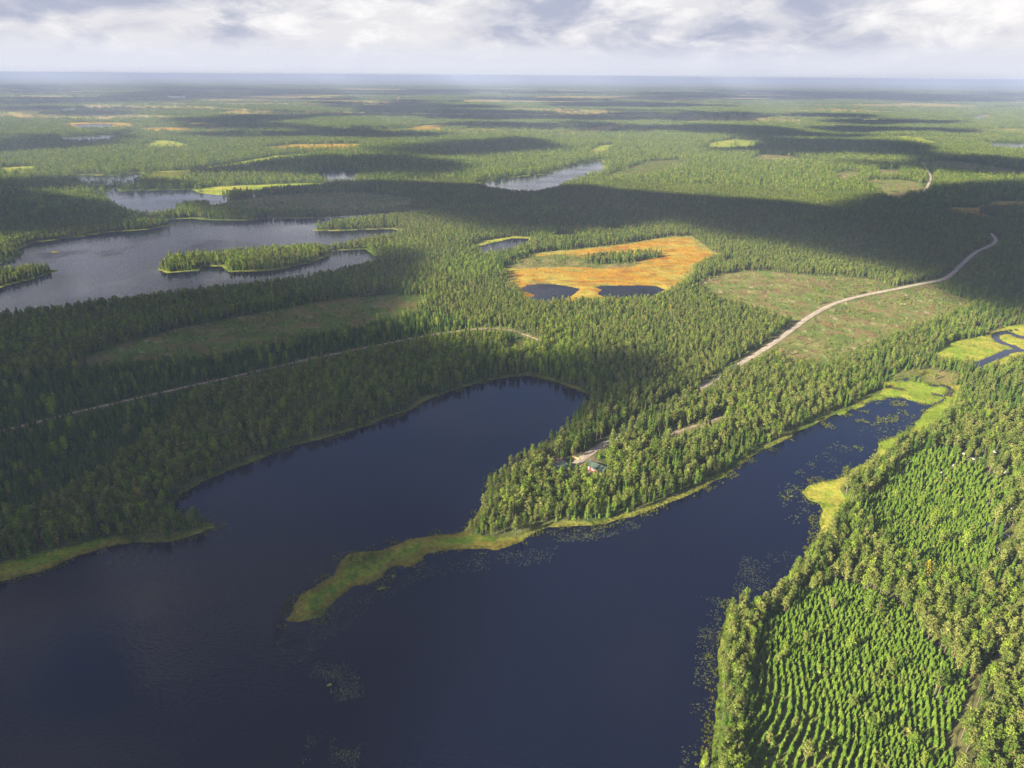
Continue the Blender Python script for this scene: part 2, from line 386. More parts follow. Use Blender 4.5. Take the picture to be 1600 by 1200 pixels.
ROADS = [
    ('gravel_road', 4.6, 'pale gravel road winding past the felled clearings to the cabins',
     [(1549, 366), (1551, 369), (1556, 375), (1555, 380), (1545, 386), (1525, 394), (1510, 407), (1491, 426), (1480, 434), (1469, 439), (1440, 444), (1412, 450), (1375, 457), (1337, 465), (1312, 472), (1292, 480),
      (1272, 491), (1255, 502), (1240, 514), (1225, 525), (1210, 536), (1195, 546), (1178, 557), (1161, 566), (1136, 583), (1109, 600), (1086, 611), (1060, 624), (1030, 642), (1000, 660), (975, 677), (950, 692), (930, 703), (912, 716), (898, 727)]),
    ('forest_track', 2.3, 'narrow sandy track crossing the dark young forest on the left',
     [(-60, 692), (30, 668), (112, 647), (225, 621), (300, 604), (390, 584), (487, 561), (600, 539), (660, 526), (732, 516), (777, 514), (800, 517), (819, 523), (841, 532)]),
    ('gravel_road', 4.5, 'short bend of pale road between far clearings on the right',
     [(1441, 255), (1446, 264), (1453, 273), (1455, 280), (1450, 291), (1443, 302)]),
    ('dirt_track', 1.3, 'brown dirt track through the trees in the bottom right corner',
     [(1680, 1016), (1600, 1030), (1562, 1042), (1530, 1055), (1518, 1085), (1513, 1120), (1495, 1140), (1487, 1165), (1500, 1190), (1515, 1240)]),
    ('forest_track', 2.0, 'brown earth path between the pines behind the cabins',
     [(1032, 686), (1070, 672), (1110, 659), (1148, 646)]),
    ('forest_track', 7.0, 'faint pale road scratch in the far forest', [(528, 247), (540, 249), (551, 253)]),
    ('forest_track', 9.0, 'faint pale road line near the horizon', [(624, 152), (621, 158)]),
]
ROAD_W = [(n, w, l, GP(p)) for n, w, l, p in ROADS]

def zones(X, Y):
    r = np.hypot(X, Y)
    Xw, Yw = warp(X, Y)
    Z = np.zeros(X.shape, np.int8); D = np.full(X.shape, 50.0)
    for z, p in ZONE_W:
        d = sdf_poly(p, Xw, Yw, 2.0)
        m = d > 0
        Z[m] = z; D[m] = d[m]
    rd = np.full(X.shape, 60.0)
    for n, w, l, ln in ROAD_W:
        rd = np.minimum(rd, dist_line(ln, X, Y, 40.0) - w / 2)
    return Z, D, rd

def water_here(X, Y):
    Xw, Yw = warp(X, Y)
    return water_sdf(X + (Xw - X) * 0.7, Y + (Yw - Y) * 0.7)

def height(X, Y, wd):
    """ground height from the signed distance to water"""
    land = -wd
    r = np.hypot(X, Y)
    hill = (fbm(X / 700 + 3, Y / 700 + 9, 3) - 0.45) * 14 * sstep(r, 1300, 2600) + (fbm(X / 3800 + 1.7, Y / 3800 + 4, 3) - 0.42) * 95 * sstep(r, 4500, 15000)
    up = np.minimum(land * 0.16, 0.55) + np.maximum(hill, -0.2) * sstep(land, 25, 210) + (fbm(X / 5, Y / 5, 2) - 0.5) * 0.35 * sstep(land, 1, 6)
    return np.where(wd > 0, -np.minimum(wd * 0.18, 3.0), up)


# ------------------------------------------------------------------ tagging
def tag(o, label, cat=None, group=None, kind=None):
    o['label'] = label
    if cat: o['category'] = cat
    if group: o['group'] = group
    if kind: o['kind'] = kind
    return o
def mesh_from(name, verts, faces, mats=(), mat_idx=None, smooth=False):
    me = bpy.data.meshes.new(name)
    verts = np.asarray(verts, np.float32)
    me.vertices.add(len(verts)); me.vertices.foreach_set('co', verts.ravel())
    if isinstance(faces, np.ndarray):
        n, k = faces.shape
        me.loops.add(n * k); me.loops.foreach_set('vertex_index', faces.astype(np.int32).ravel())
        me.polygons.add(n); me.polygons.foreach_set('loop_start', np.arange(0, n * k, k, dtype=np.int32))
    else:
        flat = [i for f in faces for i in f]; st = np.cumsum([0] + [len(f) for f in faces[:-1]])
        me.loops.add(len(flat)); me.loops.foreach_set('vertex_index', np.array(flat, np.int32))
        me.polygons.add(len(faces)); me.polygons.foreach_set('loop_start', np.array(st, np.int32))
    for m in mats: me.materials.append(m)
    if mat_idx is not None: me.polygons.foreach_set('material_index', np.asarray(mat_idx, np.int32))
    me.polygons.foreach_set('use_smooth', np.full(len(me.polygons), smooth))
    me.update(calc_edges=True)
    return me
def link(name, data, parent=None):
    o = bpy.data.objects.new(name, data); COL.objects.link(o)
    if parent is not None: o.parent = parent
    return o


# ------------------------------------------------------------------ materials
def new_mat(name):
    m = bpy.data.materials.new(name); m.use_nodes = True
    return m, NT(m.node_tree)
def simple(name, col, rough=0.8, spec=0.2, var=0.25, scale=3.0, metal=0.0):
    m, N = new_mat(name)
    out = N.n('ShaderNodeOutputMaterial'); p = N.n('ShaderNodeBsdfPrincipled')
    tc = N.n('ShaderNodeTexCoord'); nz = N.n('ShaderNodeTexNoise'); nz.inputs['Scale'].default_value = scale; nz.inputs['Detail'].default_value = 4
    N.l(tc.outputs['Object'], nz.inputs['Vector'])
    c = N.mix(1.0, col + (1,), N.ramp(nz.outputs[0], 0.3, 0.7, 1 - var, 1 + var), 'MULTIPLY')
    N.l(c, p.inputs['Base Color']); p.inputs['Roughness'].default_value = rough; p.inputs['Metallic'].default_value = metal
    p.inputs['Specular IOR Level'].default_value = spec
    N.l(p.outputs[0], out.inputs[0])
    return m
def foliage(name, c_lo, c_hi, autumn=None, transl=0.22):
    """leaf colour differs from tree to tree (object random) and from spray to spray (tone)"""
    m, N = new_mat(name)
    out = N.n('ShaderNodeOutputMaterial')
    oi = N.n('ShaderNodeObjectInfo')
    at = N.n('ShaderNodeAttribute', attribute_name='tone')
    c = N.mix(oi.outputs['Random'], c_lo + (1,), c_hi + (1,))
    if autumn:
        k = N.ramp(N.math('FRACT', N.math('MULTIPLY', oi.outputs['Random'], 37.0)), 0.975, 0.999)
        c = N.mix(k, c, autumn + (1,))
    c = N.mix(1.0, c, at.outputs['Color'], 'MULTIPLY')
    d = N.n('ShaderNodeBsdfDiffuse'); t = N.n('ShaderNodeBsdfTranslucent'); mx = N.n('ShaderNodeMixShader')
    N.l(c, d.inputs[0]); N.l(N.mix(1.0, c, (1.25, 1.2, 0.55, 1), 'MULTIPLY'), t.inputs[0])
    mx.inputs[0].default_value = transl
    N.l(d.outputs[0], mx.inputs[1]); N.l(t.outputs[0], mx.inputs[2]); N.l(mx.outputs[0], out.inputs[0])
    return m
M_PINE = foliage('pine_needles', (0.084, 0.138, 0.020), (0.200, 0.215, 0.056))
M_SPRUCE = foliage('spruce_needles', (0.056, 0.122, 0.016), (0.138, 0.212, 0.030))
M_BIRCH = foliage('birch_leaves', (0.130, 0.205, 0.022), (0.220, 0.275, 0.036), autumn=(0.27, 0.23, 0.03))
M_YOUNG = foliage('young_pine_needles', (0.098, 0.188, 0.020), (0.190, 0.262, 0.040))
M_DARKYOUNG = foliage('young_spruce_needles', (0.048, 0.115, 0.020), (0.125, 0.195, 0.036))
M_SHRUB = foliage('shrub_leaves', (0.12, 0.15, 0.03), (0.19, 0.20, 0.05), autumn=(0.24, 0.15, 0.05))
def bark_mat(name, lo, hi, z0, z1):
    m, N = new_mat(name)
    out = N.n('ShaderNodeOutputMaterial'); p = N.n('ShaderNodeBsdfPrincipled')
    tc = N.n('ShaderNodeTexCoord'); sp = N.n('ShaderNodeSeparateXYZ'); N.l(tc.outputs['Object'], sp.inputs[0])
    c = N.mix(N.ramp(sp.outputs[2], z0, z1), lo + (1,), hi + (1,))
    nz = N.n('ShaderNodeTexNoise'); nz.inputs['Scale'].default_value = 4; N.l(tc.outputs['Object'], nz.inputs['Vector'])
    c = N.mix(1.0, c, N.ramp(nz.outputs[0], 0.3, 0.7, 0.7, 1.3), 'MULTIPLY')
    N.l(c, p.inputs['Base Color']); p.inputs['Roughness'].default_value = 0.95; p.inputs['Specular IOR Level'].default_value = 0.05
    N.l(p.outputs[0], out.inputs[0])
    return m
M_PINEBARK = bark_mat('pine_bark', (0.17, 0.13, 0.11), (0.36, 0.19, 0.11), 3.0, 7.5)
M_SPRUCEBARK = bark_mat('spruce_bark', (0.13, 0.105, 0.09), (0.16, 0.13, 0.11), 2, 8)
M_BIRCHBARK = bark_mat('birch_bark', (0.27, 0.255, 0.23), (0.36, 0.345, 0.31), 1, 8)
M_GREYBARK = bark_mat('grey_dead_bark', (0.32, 0.30, 0.28), (0.40, 0.38, 0.36), 1, 8)

def ground_material():
    m, N = new_mat('ground_cover')
    out = N.n('ShaderNodeOutputMaterial'); p = N.n('ShaderNodeBsdfPrincipled')
    at = N.n('ShaderNodeAttribute', attribute_name='cover')
    tc = N.n('ShaderNodeTexCoord')
    def nz(s, d, r=0.6):
        n = N.n('ShaderNodeTexNoise'); n.inputs['Scale'].default_value = s; n.inputs['Detail'].default_value = d; n.inputs['Roughness'].default_value = r
        N.l(tc.outputs['Object'], n.inputs['Vector']); return n.outputs[0]
    a = N.ramp(nz(0.55, 4), 0.3, 0.7, 0.72, 1.28)
    b = N.ramp(nz(0.06, 4), 0.3, 0.7, 0.82, 1.18)
    c = N.mix(1.0, at.outputs['Color'], N.math('MULTIPLY', a, b), 'MULTIPLY')
    N.l(c, p.inputs['Base Color']); p.inputs['Roughness'].default_value = 1.0; p.inputs['Specular IOR Level'].default_value = 0.0
    bp = N.n('ShaderNodeBump'); bp.inputs['Strength'].default_value = 0.6; bp.inputs['Distance'].default_value = 0.5
    N.l(nz(0.9, 3), bp.inputs['Height']); N.l(bp.outputs[0], p.inputs['Normal'])
    N.l(p.outputs[0], out.inputs[0])
    return m
def water_material():
    m, N = new_mat('lake_water')
    out = N.n('ShaderNodeOutputMaterial'); p = N.n('ShaderNodeBsdfPrincipled')
    geo = N.n('ShaderNodeTexCoord')
    mp = N.n('ShaderNodeMapping'); mp.inputs['Rotation'].default_value = (0, 0, math.radians(25)); mp.inputs['Scale'].default_value = (0.45, 1.0, 1.0)
    N.l(geo.outputs['Object'], mp.inputs[0])
    n1 = N.n('ShaderNodeTexNoise'); n1.inputs['Scale'].default_value = 0.9; n1.inputs['Detail'].default_value = 3
    N.l(mp.outputs[0], n1.inputs['Vector'])
    n2 = N.n('ShaderNodeTexNoise'); n2.inputs['Scale'].default_value = 0.012; n2.inputs['Detail'].default_value = 3
    N.l(geo.outputs['Object'], n2.inputs['Vector'])
    gust = N.ramp(n2.outputs[0], 0.38, 0.62, 0.25, 1.0)
    bp = N.n('ShaderNodeBump'); bp.inputs['Distance'].default_value = 0.12
    N.l(N.math('MULTIPLY', gust, 0.95), bp.inputs['Strength']); N.l(n1.outputs[0], bp.inputs['Height'])
    N.l(bp.outputs[0], p.inputs['Normal'])
    p.inputs['Base Color'].default_value = (0.003, 0.005, 0.016, 1)
    p.inputs['IOR'].default_value = 1.33; p.inputs['Roughness'].default_value = 0.07
    N.l(p.outputs[0], out.inputs[0])
    return m
M_GROUND = ground_material()
M_WATER = water_material()


# ------------------------------------------------------------------ ground and water: one sheet, finer near the camera, out to the horizon
def build_ground():
    na, nr = 1150, 1050
    ang = np.radians(np.linspace(-60, 60, na))
    rr = 70.0 * (52000.0 / 70.0) ** (np.linspace(0, 1, nr))
    A, R = np.meshgrid(ang, rr)
    X = R * np.sin(A); Y = R * np.cos(A)
    x = X.ravel(); y = Y.ravel()
    Xw, Yw = warp(x, y)
    qx, qy = x + (Xw - x) * 0.7, y + (Yw - y) * 0.7
    D = water_sdf(qx, qy, each=True)
    wd = D.max(0)
    Z = height(x, y, wd)
    # land cover colour
    zn, zd, rd = zones(x, y)
    n1 = fbm(x / 14, y / 14, 5); n2 = fbm(x / 60 + 9, y / 60 + 4, 4); n3 = fbm(x / 420 + 2, y / 420 + 8, 4); n4 = fbm(x / 4 + 31, y / 4 + 7, 3)
    r = np.hypot(x, y)
    far = sstep(r, 5000, 14000)
    C = np.zeros((len(x), 3))
    def lerp(a, b, t): return np.array(a)[None, :] * (1 - t[:, None]) + np.array(b)[None, :] * t[:, None]
    forest = lerp((0.055, 0.080, 0.018), (0.105, 0.118, 0.034), sstep(n1, 0.35, 0.65))
    forest = forest * (1 - far[:, None]) + lerp((0.042, 0.062, 0.022), (0.095, 0.115, 0.045), sstep(n3, 0.38, 0.62)) * far[:, None]  # distant floor coloured darker, with the tree canopy's shade put into it
    C[:] = forest
    # far heaths and open mires nobody can tell apart from here
    open_far = sstep(fbm(x / 1100 + 40, y / 420 + 12, 4), 0.535, 0.60) * sstep(r, 2000, 3600)
    C = C * (1 - open_far[:, None]) + lerp((0.23, 0.225, 0.065), (0.30, 0.205, 0.07), sstep(n2, 0.4, 0.6)) * open_far[:, None]
    def put(z, col, amt=None):
        m = zn == z
        C[m] = col[m]
    put(MARSH, lerp((0.165, 0.225, 0.024), (0.285, 0.265, 0.045), sstep(0.35 * n1 + 0.3 * n2 + 0.35 * n4, 0.42, 0.60)))
    rust = sstep(0.5 * n1 + 0.5 * fbm(x / 34 + 3, y / 7 + 6, 4), 0.53, 0.64)[:, None]
    bog = lerp((0.31, 0.235, 0.042), (0.335, 0.180, 0.020), sstep(0.35 * n2 + 0.65 * fbm(x / 26, y / 8, 4), 0.40, 0.60))
    bog = bog * (1 - .85 * rust) + np.array((0.25, 0.105, 0.016)) * .85 * rust
    grn = 0.7 * sstep(fbm(x / 22 + 5, y / 9 + 2, 4), 0.58, 0.72)[:, None]
    edge = (1 - sstep(zd + 14 * (n1 - .5), 2, 13))[:, None]
    bog = bog * (1 - .75 * edge) + np.array((0.21, 0.21, 0.05)) * .75 * edge
    bog = bog * (1 - grn) + np.array((0.20, 0.20, 0.05)) * grn
    put(BOG, bog)
    cut = lerp((0.110, 0.145, 0.036), (0.172, 0.162, 0.058), sstep(n1, 0.36, 0.62))
    red = sstep(fbm(x / 9 + 77, y / 9 + 3, 4) + .10 * (n2 - .5), 0.52, 0.68)[:, None]
    cut = cut * (1 - red) + np.array((0.165, 0.118, 0.055)) * red
    pale = sstep(n4, 0.72, 0.84)[:, None]
    cut = cut * (1 - pale) + np.array((0.33, 0.28, 0.18)) * pale
    put(CUT, cut)
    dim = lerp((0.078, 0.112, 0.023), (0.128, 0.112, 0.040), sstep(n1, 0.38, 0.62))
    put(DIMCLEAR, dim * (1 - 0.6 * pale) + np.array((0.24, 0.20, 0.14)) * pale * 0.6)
    put(ROWS, lerp((0.095, 0.125, 0.028), (0.140, 0.135, 0.048), sstep(n1, 0.36, 0.64)))
    put(THICKET, lerp((0.040, 0.055, 0.018), (0.075, 0.075, 0.030), sstep(n1, 0.36, 0.64)))
    put(SHORE, lerp((0.10, 0.155, 0.020), (0.19, 0.205, 0.035), sstep(0.5 * n1 + 0.5 * n4, 0.42, 0.62)))
    put(MIRE, lerp((0.115, 0.130, 0.035), (0.185, 0.160, 0.060), sstep(0.5 * n1 + 0.5 * n2, 0.42, 0.58)))
    put(YARD, lerp((0.155, 0.115, 0.075), (0.26, 0.20, 0.14), sstep(n4, 0.35, 0.65)))
    put(SPIT, lerp((0.085, 0.145, 0.013), (0.165, 0.180, 0.024), sstep(0.3 * n1 + 0.7 * n4, 0.40, 0.64)))
    # brown rim where the spit meets the water
    rim = (zn == SPIT) & (wd > -2.5 - 3 * n1)
    C[rim] = C[rim] * 0.4 + np.array((0.17, 0.115, 0.030)) * 0.6
    # sedge along the shores
    land = -wd
    band = (0.6 + 4.6 * n2 * n1 * 1.6) * np.clip(r / 420, 0.8, 2.6)
    sh = (1 - sstep(land, band * 0.6, band)) * (zn != SPIT) * (zn != MARSH) * (zn != BOG)
    shc = lerp((0.085, 0.130, 0.018), (0.185, 0.185, 0.035), sstep(0.5 * n1 + 0.5 * n2, 0.42, 0.60))
    C = C * (1 - sh[:, None]) + shc * sh[:, None]
    # verges
    vg = (1 - sstep(rd, 0.5, 5.0)) * (zn != MARSH)
    C = C * (1 - 0.6 * vg[:, None]) + lerp((0.13, 0.13, 0.05), (0.20, 0.16, 0.09), n4) * 0.6 * vg[:, None]
    # lake bed
    C[wd > 0] = (0.05, 0.045, 0.03)
    idx = np.arange(na * nr).reshape(nr, na)
    F = np.stack([idx[:-1, :-1], idx[:-1, 1:], idx[1:, 1:], idx[1:, :-1]], -1).reshape(-1, 4)[:, ::-1]
    me = mesh_from('ground', np.stack([x, y, Z], 1), F, [M_GROUND], smooth=True)
    a = me.attributes.new('cover', 'FLOAT_COLOR', 'POINT')
    a.data.foreach_set('color', np.concatenate([C, np.ones((len(x), 1))], 1).astype(np.float32).ravel())
    tag(link('ground', me), 'boreal forest floor, bogs, felled clearings and grassy shores reaching the horizon', 'ground', kind='structure')
    # water: the same grid at the lake level, one sheet per lake, none overlapping
    own = D.argmax(0)
    Ff = F
    near = 0.012 * r + 3
    wet = (wd > -near)
    fm = wet[Ff].any(1)
    owner = own[Ff[:, 0]]
    names = [(l[0], l[3]) for l in LAKE_W] + [('stream', 'blue stream meandering through the yellow green marsh on the right')]
    for k, (nm, lab) in enumerate(names):
        fk = Ff[fm & (owner == k)]
        if not len(fk): continue
        u, inv = np.unique(fk, return_inverse=True)
        V = np.stack([x[u], y[u], np.zeros(len(u))], 1)
        me = mesh_from(nm, V, inv.reshape(-1, 4), [M_WATER], smooth=True)
        tag(link(nm, me), lab, nm, kind='structure')
build_ground()

def build_roads():
    for nm, w, lab, ln in ROAD_W:
        # resample with rounded corners
        pts = [ln[0]]
        for a, b, c in zip(ln[:-2], ln[1:-1], ln[2:]):
            for t in (0.25, 0.5, 0.75):
                p0 = (a + b) / 2; p2 = (b + c) / 2
                pts.append((1 - t) ** 2 * p0 + 2 * t * (1 - t) * b + t * t * p2)
        pts.append(ln[-1])
        pts = np.array(pts)
        fine = []
        for p, q in zip(pts[:-1], pts[1:]):
            n = max(1, int(np.linalg.norm(q - p) / 3))
            for i in range(n): fine.append(p + (q - p) * i / n)
        fine.append(pts[-1]); fine = np.array(fine)
        tg = np.gradient(fine, axis=0); tg /= np.linalg.norm(tg, axis=1)[:, None] + 1e-9
        nv = np.stack([-tg[:, 1], tg[:, 0]], 1)
        wv = w * (0.9 + 0.25 * fbm(fine[:, 0] / 9, fine[:, 1] / 9, 2))[:, None] / 2
        rows = []
        offs = (-1.0, -0.55, 0, 0.55, 1.0); zz = (0.02, 0.16, 0.20, 0.16, 0.02)
        for o, dz in zip(offs, zz):
            P = fine + nv * wv * o
            h = height(P[:, 0], P[:, 1], water_here(P[:, 0], P[:, 1]))
            rr = np.hypot(P[:, 0], P[:, 1])
            rows.append(np.stack([P[:, 0], P[:, 1], h + dz + 0.12 + 0.0012 * np.maximum(rr - 900, 0)], 1))
        V = np.stack(rows, 1).reshape(-1, 3); n = len(fine)
        id_ = np.arange(n * 5).reshape(n, 5)
        F = np.stack([id_[:-1, :-1], id_[1:, :-1], id_[1:, 1:], id_[:-1, 1:]], -1).reshape(-1, 4)
        F = F[:, ::-1]
        me = mesh_from(nm, V, F, [M_ROAD if nm == 'gravel_road' else (M_DIRT if nm == 'dirt_track' else M_SAND)], smooth=True)
        tag(link(nm, me), lab, nm.split('_')[-1], kind='structure')
M_ROAD = simple('pale_gravel', (0.36, 0.30, 0.235), 0.95, 0.05, 0.22, 0.5)
M_SAND = simple('sandy_track', (0.26, 0.205, 0.145), 0.95, 0.05, 0.45, 0.35)
M_DIRT = simple('brown_earth', (0.10, 0.10, 0.035), 0.95, 0.05, 0.5, 0.4)
build_roads()


# ------------------------------------------------------------------ tree shapes
class Leafy:
    """collects small leaf faces with a tone each"""
    def __init__(self, seed):
        self.r = np.random.default_rng(seed); self.v = []; self.f = []; self.t = []; self.n = 0
    def quad(self, c, a, b, tone):
        c = np.asarray(c, float)
        self.v += [c - a - b * 0.6, c + a * 0.9 - b * 0.45, c + a * 0.35 + b, c - a * 0.8 + b * 0.55]
        self.f.append((self.n, self.n + 1, self.n + 2, self.n + 3)); self.t.append(tone); self.n += 4
    def spray(self, c, size, tone, up=0.6):
        """a randomly turned tuft, on the whole facing upward/outward"""
        r = self.r
        nrm = r.normal(size=3) * 0.55; q = math.hypot(c[0], c[1]) + 0.25; nrm += np.array((c[0] / q, c[1] / q, up)); nrm /= np.linalg.norm(nrm)
        a = np.cross(nrm, r.normal(size=3)); a /= np.linalg.norm(a) + 1e-9
        b = np.cross(nrm, a)
        self.quad(c, a * size * r.uniform(0.35, 0.6), b * size * r.uniform(0.35, 0.6), tone)
    def kite(self, base, tip, width, tone, droop):
        base = np.asarray(base, float); tip = np.asarray(tip, float)
        d = tip - base; side = np.cross(d, (0, 0, 1.0)); side /= np.linalg.norm(side) + 1e-9
        m = base + d * 0.55 + np.array((0, 0, droop))
        self.v += [base, m - side * width + (0, 0, -width * 0.25), tip, m + side * width + (0, 0, -width * 0.25)]
        self.f.append((self.n, self.n + 1, self.n + 2, self.n + 3)); self.t.append(tone); self.n += 4

def tube(pts, rad, sides=5):
    V = []; F = []
    pts = [np.asarray(p, float) for p in pts]
    for i, (p, rr) in enumerate(zip(pts, rad)):
        d = pts[min(i + 1, len(pts) - 1)] - pts[max(i - 1, 0)]; d /= np.linalg.norm(d) + 1e-9
        a = np.cross(d, (0.31, 0.95, 0.1)); a /= np.linalg.norm(a) + 1e-9; b = np.cross(d, a)
        for k in range(sides):
            t = 2 * math.pi * k / sides
            V.append(p + (a * math.cos(t) + b * math.sin(t)) * rr)
    for i in range(len(pts) - 1):
        for k in range(sides):
            k2 = (k + 1) % sides
            F.append((i * sides + k, i * sides + k2, (i + 1) * sides + k2, (i + 1) * sides + k))
    return V, F
def join(parts):
    V = []; F = []
    for v, f in parts:
        o = len(V); V += list(v); F += [tuple(i + o for i in q) for q in f]
    return V, F

def pine_shape(seed, dens=1.0, big=False):
    """mature pine about 13 m: bare trunk, open rounded crown of needle clumps"""
    L = Leafy(seed); r = L.r
    H = 13.0; c0 = r.uniform(0.36, 0.5); lean = r.normal(0, 0.25, 2)
    w = r.uniform(1.25, 1.75)
    limbs = []
    nb = int(r.integers(20, 27))
    for i in range(nb):
        t = (i + r.uniform(0.1, 0.9)) / nb
        z = H * (c0 + (1 - c0) * t * 0.985)
        prof = w * (0.55 + 0.6 * math.sin(math.pi * min(1, 0.18 + t * 0.80))) * (1.0 if t < 0.75 else 1.15 - 0.62 * (t - 0.75) / 0.25) * 0.8
        az = i * 2.399 + r.uniform(-0.5, 0.5); rad = prof * r.uniform(0.55, 1.15)
        c = np.array((math.cos(az) * rad + lean[0] * t, math.sin(az) * rad + lean[1] * t, z + r.uniform(-0.2, 0.3)))
        base = np.array((lean[0] * t * 0.8, lean[1] * t * 0.8, z - 0.45 * rad))
        limbs.append((base, c))
        tone = r.uniform(0.7, 1.3)
        sz = r.uniform(0.55, 0.95) * (1.0 if t < 0.8 else 0.75)
        for k in range(int(13 * dens)):
            o = r.normal(size=3) * np.array((0.55, 0.55, 0.34)) * sz
            L.spray(c + o, sz * r.uniform(0.6, 1.05) / math.sqrt(dens), tone * r.uniform(0.8, 1.2))
        for k in range(int(4 * dens)):          # needles back along the limb
            q = base + (c - base) * r.uniform(0.35, 0.9)
            L.spray(q + r.normal(size=3) * 0.18, sz * 0.75, tone * r.uniform(0.7, 1.0))
    for k in range(int(8 * dens)):
        L.spray((lean[0] + r.normal(0, .25), lean[1] + r.normal(0, .25), H * r.uniform(0.94, 1.0)), 0.7, r.uniform(0.9, 1.25))
    parts = [tube([(0, 0, -0.4), (0, 0, 1), (lean[0] * .3, lean[1] * .3, H * .5), (lean[0] * .9, lean[1] * .9, H * .93)], [0.24, 0.19, 0.145, 0.04], 6)]
    for b, c in limbs[::2]:
        parts.append(tube([b, c], [0.05, 0.02], 3))
    for k in range(4):
        z = H * r.uniform(0.2, c0); a = r.uniform(0, 6.28)
        parts.append(tube([(0, 0, z), (math.cos(a) * 0.8, math.sin(a) * 0.8, z + r.uniform(-0.2, 0.3))], [0.03, 0.012], 3))
    return L, join(parts)
def spruce_shape(seed, dens=1.0, H=12.0, w=1.45, skirt=0.1):
    L = Leafy(seed); r = L.r
    nl = int(15 * math.sqrt(dens))
    for i in range(nl):
        t = i / (nl - 1)
        z = H * (skirt + (0.985 - skirt) * t)
        rad = w * (1 - t) ** 0.85 * r.uniform(0.85, 1.1) + 0.12
        m = max(4, int((9 - 4 * t) * math.sqrt(dens)))
        off = r.uniform(0, 6.28)
        for k in range(m):
            az = off + 6.283 * k / m + r.uniform(-0.25, 0.25); q = rad * r.uniform(0.7, 1.15)
            tone = r.uniform(0.7, 1.25)
            zz = z + r.uniform(-0.25, 0.25)
            L.kite((0.05 * math.cos(az), 0.05 * math.sin(az), zz + 0.28 * rad), (q * math.cos(az), q * math.sin(az), zz - 0.22 * rad), 0.34 * rad + 0.10, tone, 0.12 * rad)
            if dens > 0.7:
                c = np.array((q * 0.72 * math.cos(az + .15), q * 0.72 * math.sin(az + .15), zz + 0.05))
                L.spray(c, 0.30 + 0.42 * rad, tone * r.uniform(0.85, 1.2), 0.4)
                L.spray(c * (0.7, 0.7, 1) + (0, 0, 0.12), 0.28 + 0.32 * rad, tone * r.uniform(0.8, 1.1), 0.4)
    for k in range(3):
        L.kite((0, 0, H * 0.93), (0.1 * math.cos(k * 2.1), 0.1 * math.sin(k * 2.1), H), 0.10, 1.0, 0)
    return L, tube([(0, 0, -0.4), (0, 0, H * 0.4), (0, 0, H * 0.96)], [0.19 * H / 12, 0.12 * H / 12, 0.02], 5)
def birch_shape(seed, dens=1.0, H=11.0):
    L = Leafy(seed); r = L.r; limbs = []
    nb = 24; c0 = r.uniform(0.25, 0.36); w = r.uniform(1.35, 1.9)
    lean = r.normal(0, 0.3, 2)
    for i in range(nb):
        t = (i + r.uniform(0, 1)) / nb; z = H * (c0 + (1 - c0) * t * 0.97)
        prof = w * math.sin(math.pi * (0.14 + 0.80 * t)) ** 0.8
        az = i * 2.399 + r.uniform(-.6, .6); rad = prof * r.uniform(0.35, 1.1)
        c = np.array((math.cos(az) * rad + lean[0] * t, math.sin(az) * rad + lean[1] * t, z))
        limbs.append((np.array((lean[0] * t, lean[1] * t, z - rad * 0.9)), c)); tone = r.uniform(0.7, 1.3)
        for k in range(int(16 * dens)):
            L.spray(c + r.normal(size=3) * np.array((0.5, 0.5, 0.5)), r.uniform(0.38, 0.7) / math.sqrt(dens), tone * r.uniform(0.8, 1.2), 0.35)
    parts = [tube([(0, 0, -0.4), (lean[0] * .4, lean[1] * .4, H * .45), (lean[0], lean[1], H * .9)], [0.15, 0.10, 0.02], 5)]
    for b, c in limbs[::2]: parts.append(tube([b, c], [0.04, 0.012], 3))
    return L, join(parts)
def bush_shape(seed, H=1.6):
    L = Leafy(seed); r = L.r
    for i in range(7):
        c = np.array((r.normal(0, .45), r.normal(0, .45), r.uniform(.3, 1.0) * H * .8)); tone = r.uniform(.7, 1.3)
        for k in range(9): L.spray(c + r.normal(size=3) * .28, r.uniform(.35, .6), tone * r.uniform(.8, 1.2), .4)
    return L, tube([(0, 0, -.2), (0, 0, H * .6)], [.05, .02], 4)

def crown_mesh(name, L, mat):
    me = mesh_from(name, np.array(L.v), np.array(L.f), [mat])
    a = me.attributes.new('tone', 'FLOAT_COLOR', 'CORNER')
    t = np.repeat(np.array(L.t), 4)
    a.data.foreach_set('color', np.stack([t, t, t, np.ones_like(t)], 1).astype(np.float32).ravel())
    return me
def whole_mesh(name, L, T, mat, bark):
    V = list(L.v); F = list(L.f); o = len(V)
    V += list(T[0]); F += [tuple(i + o for i in f) for f in T[1]]
    mi = [0] * len(L.f) + [1] * len(T[1])
    me = mesh_from(name, np.array(V), F, [mat, bark], mi)
    a = me.attributes.new('tone', 'FLOAT_COLOR', 'CORNER')
    t = np.concatenate([np.repeat(np.array(L.t), 4), np.ones(sum(len(f) for f in T[1]))])
    a.data.foreach_set('color', np.stack([t, t, t, np.ones_like(t)], 1).astype(np.float32).ravel())
    return me

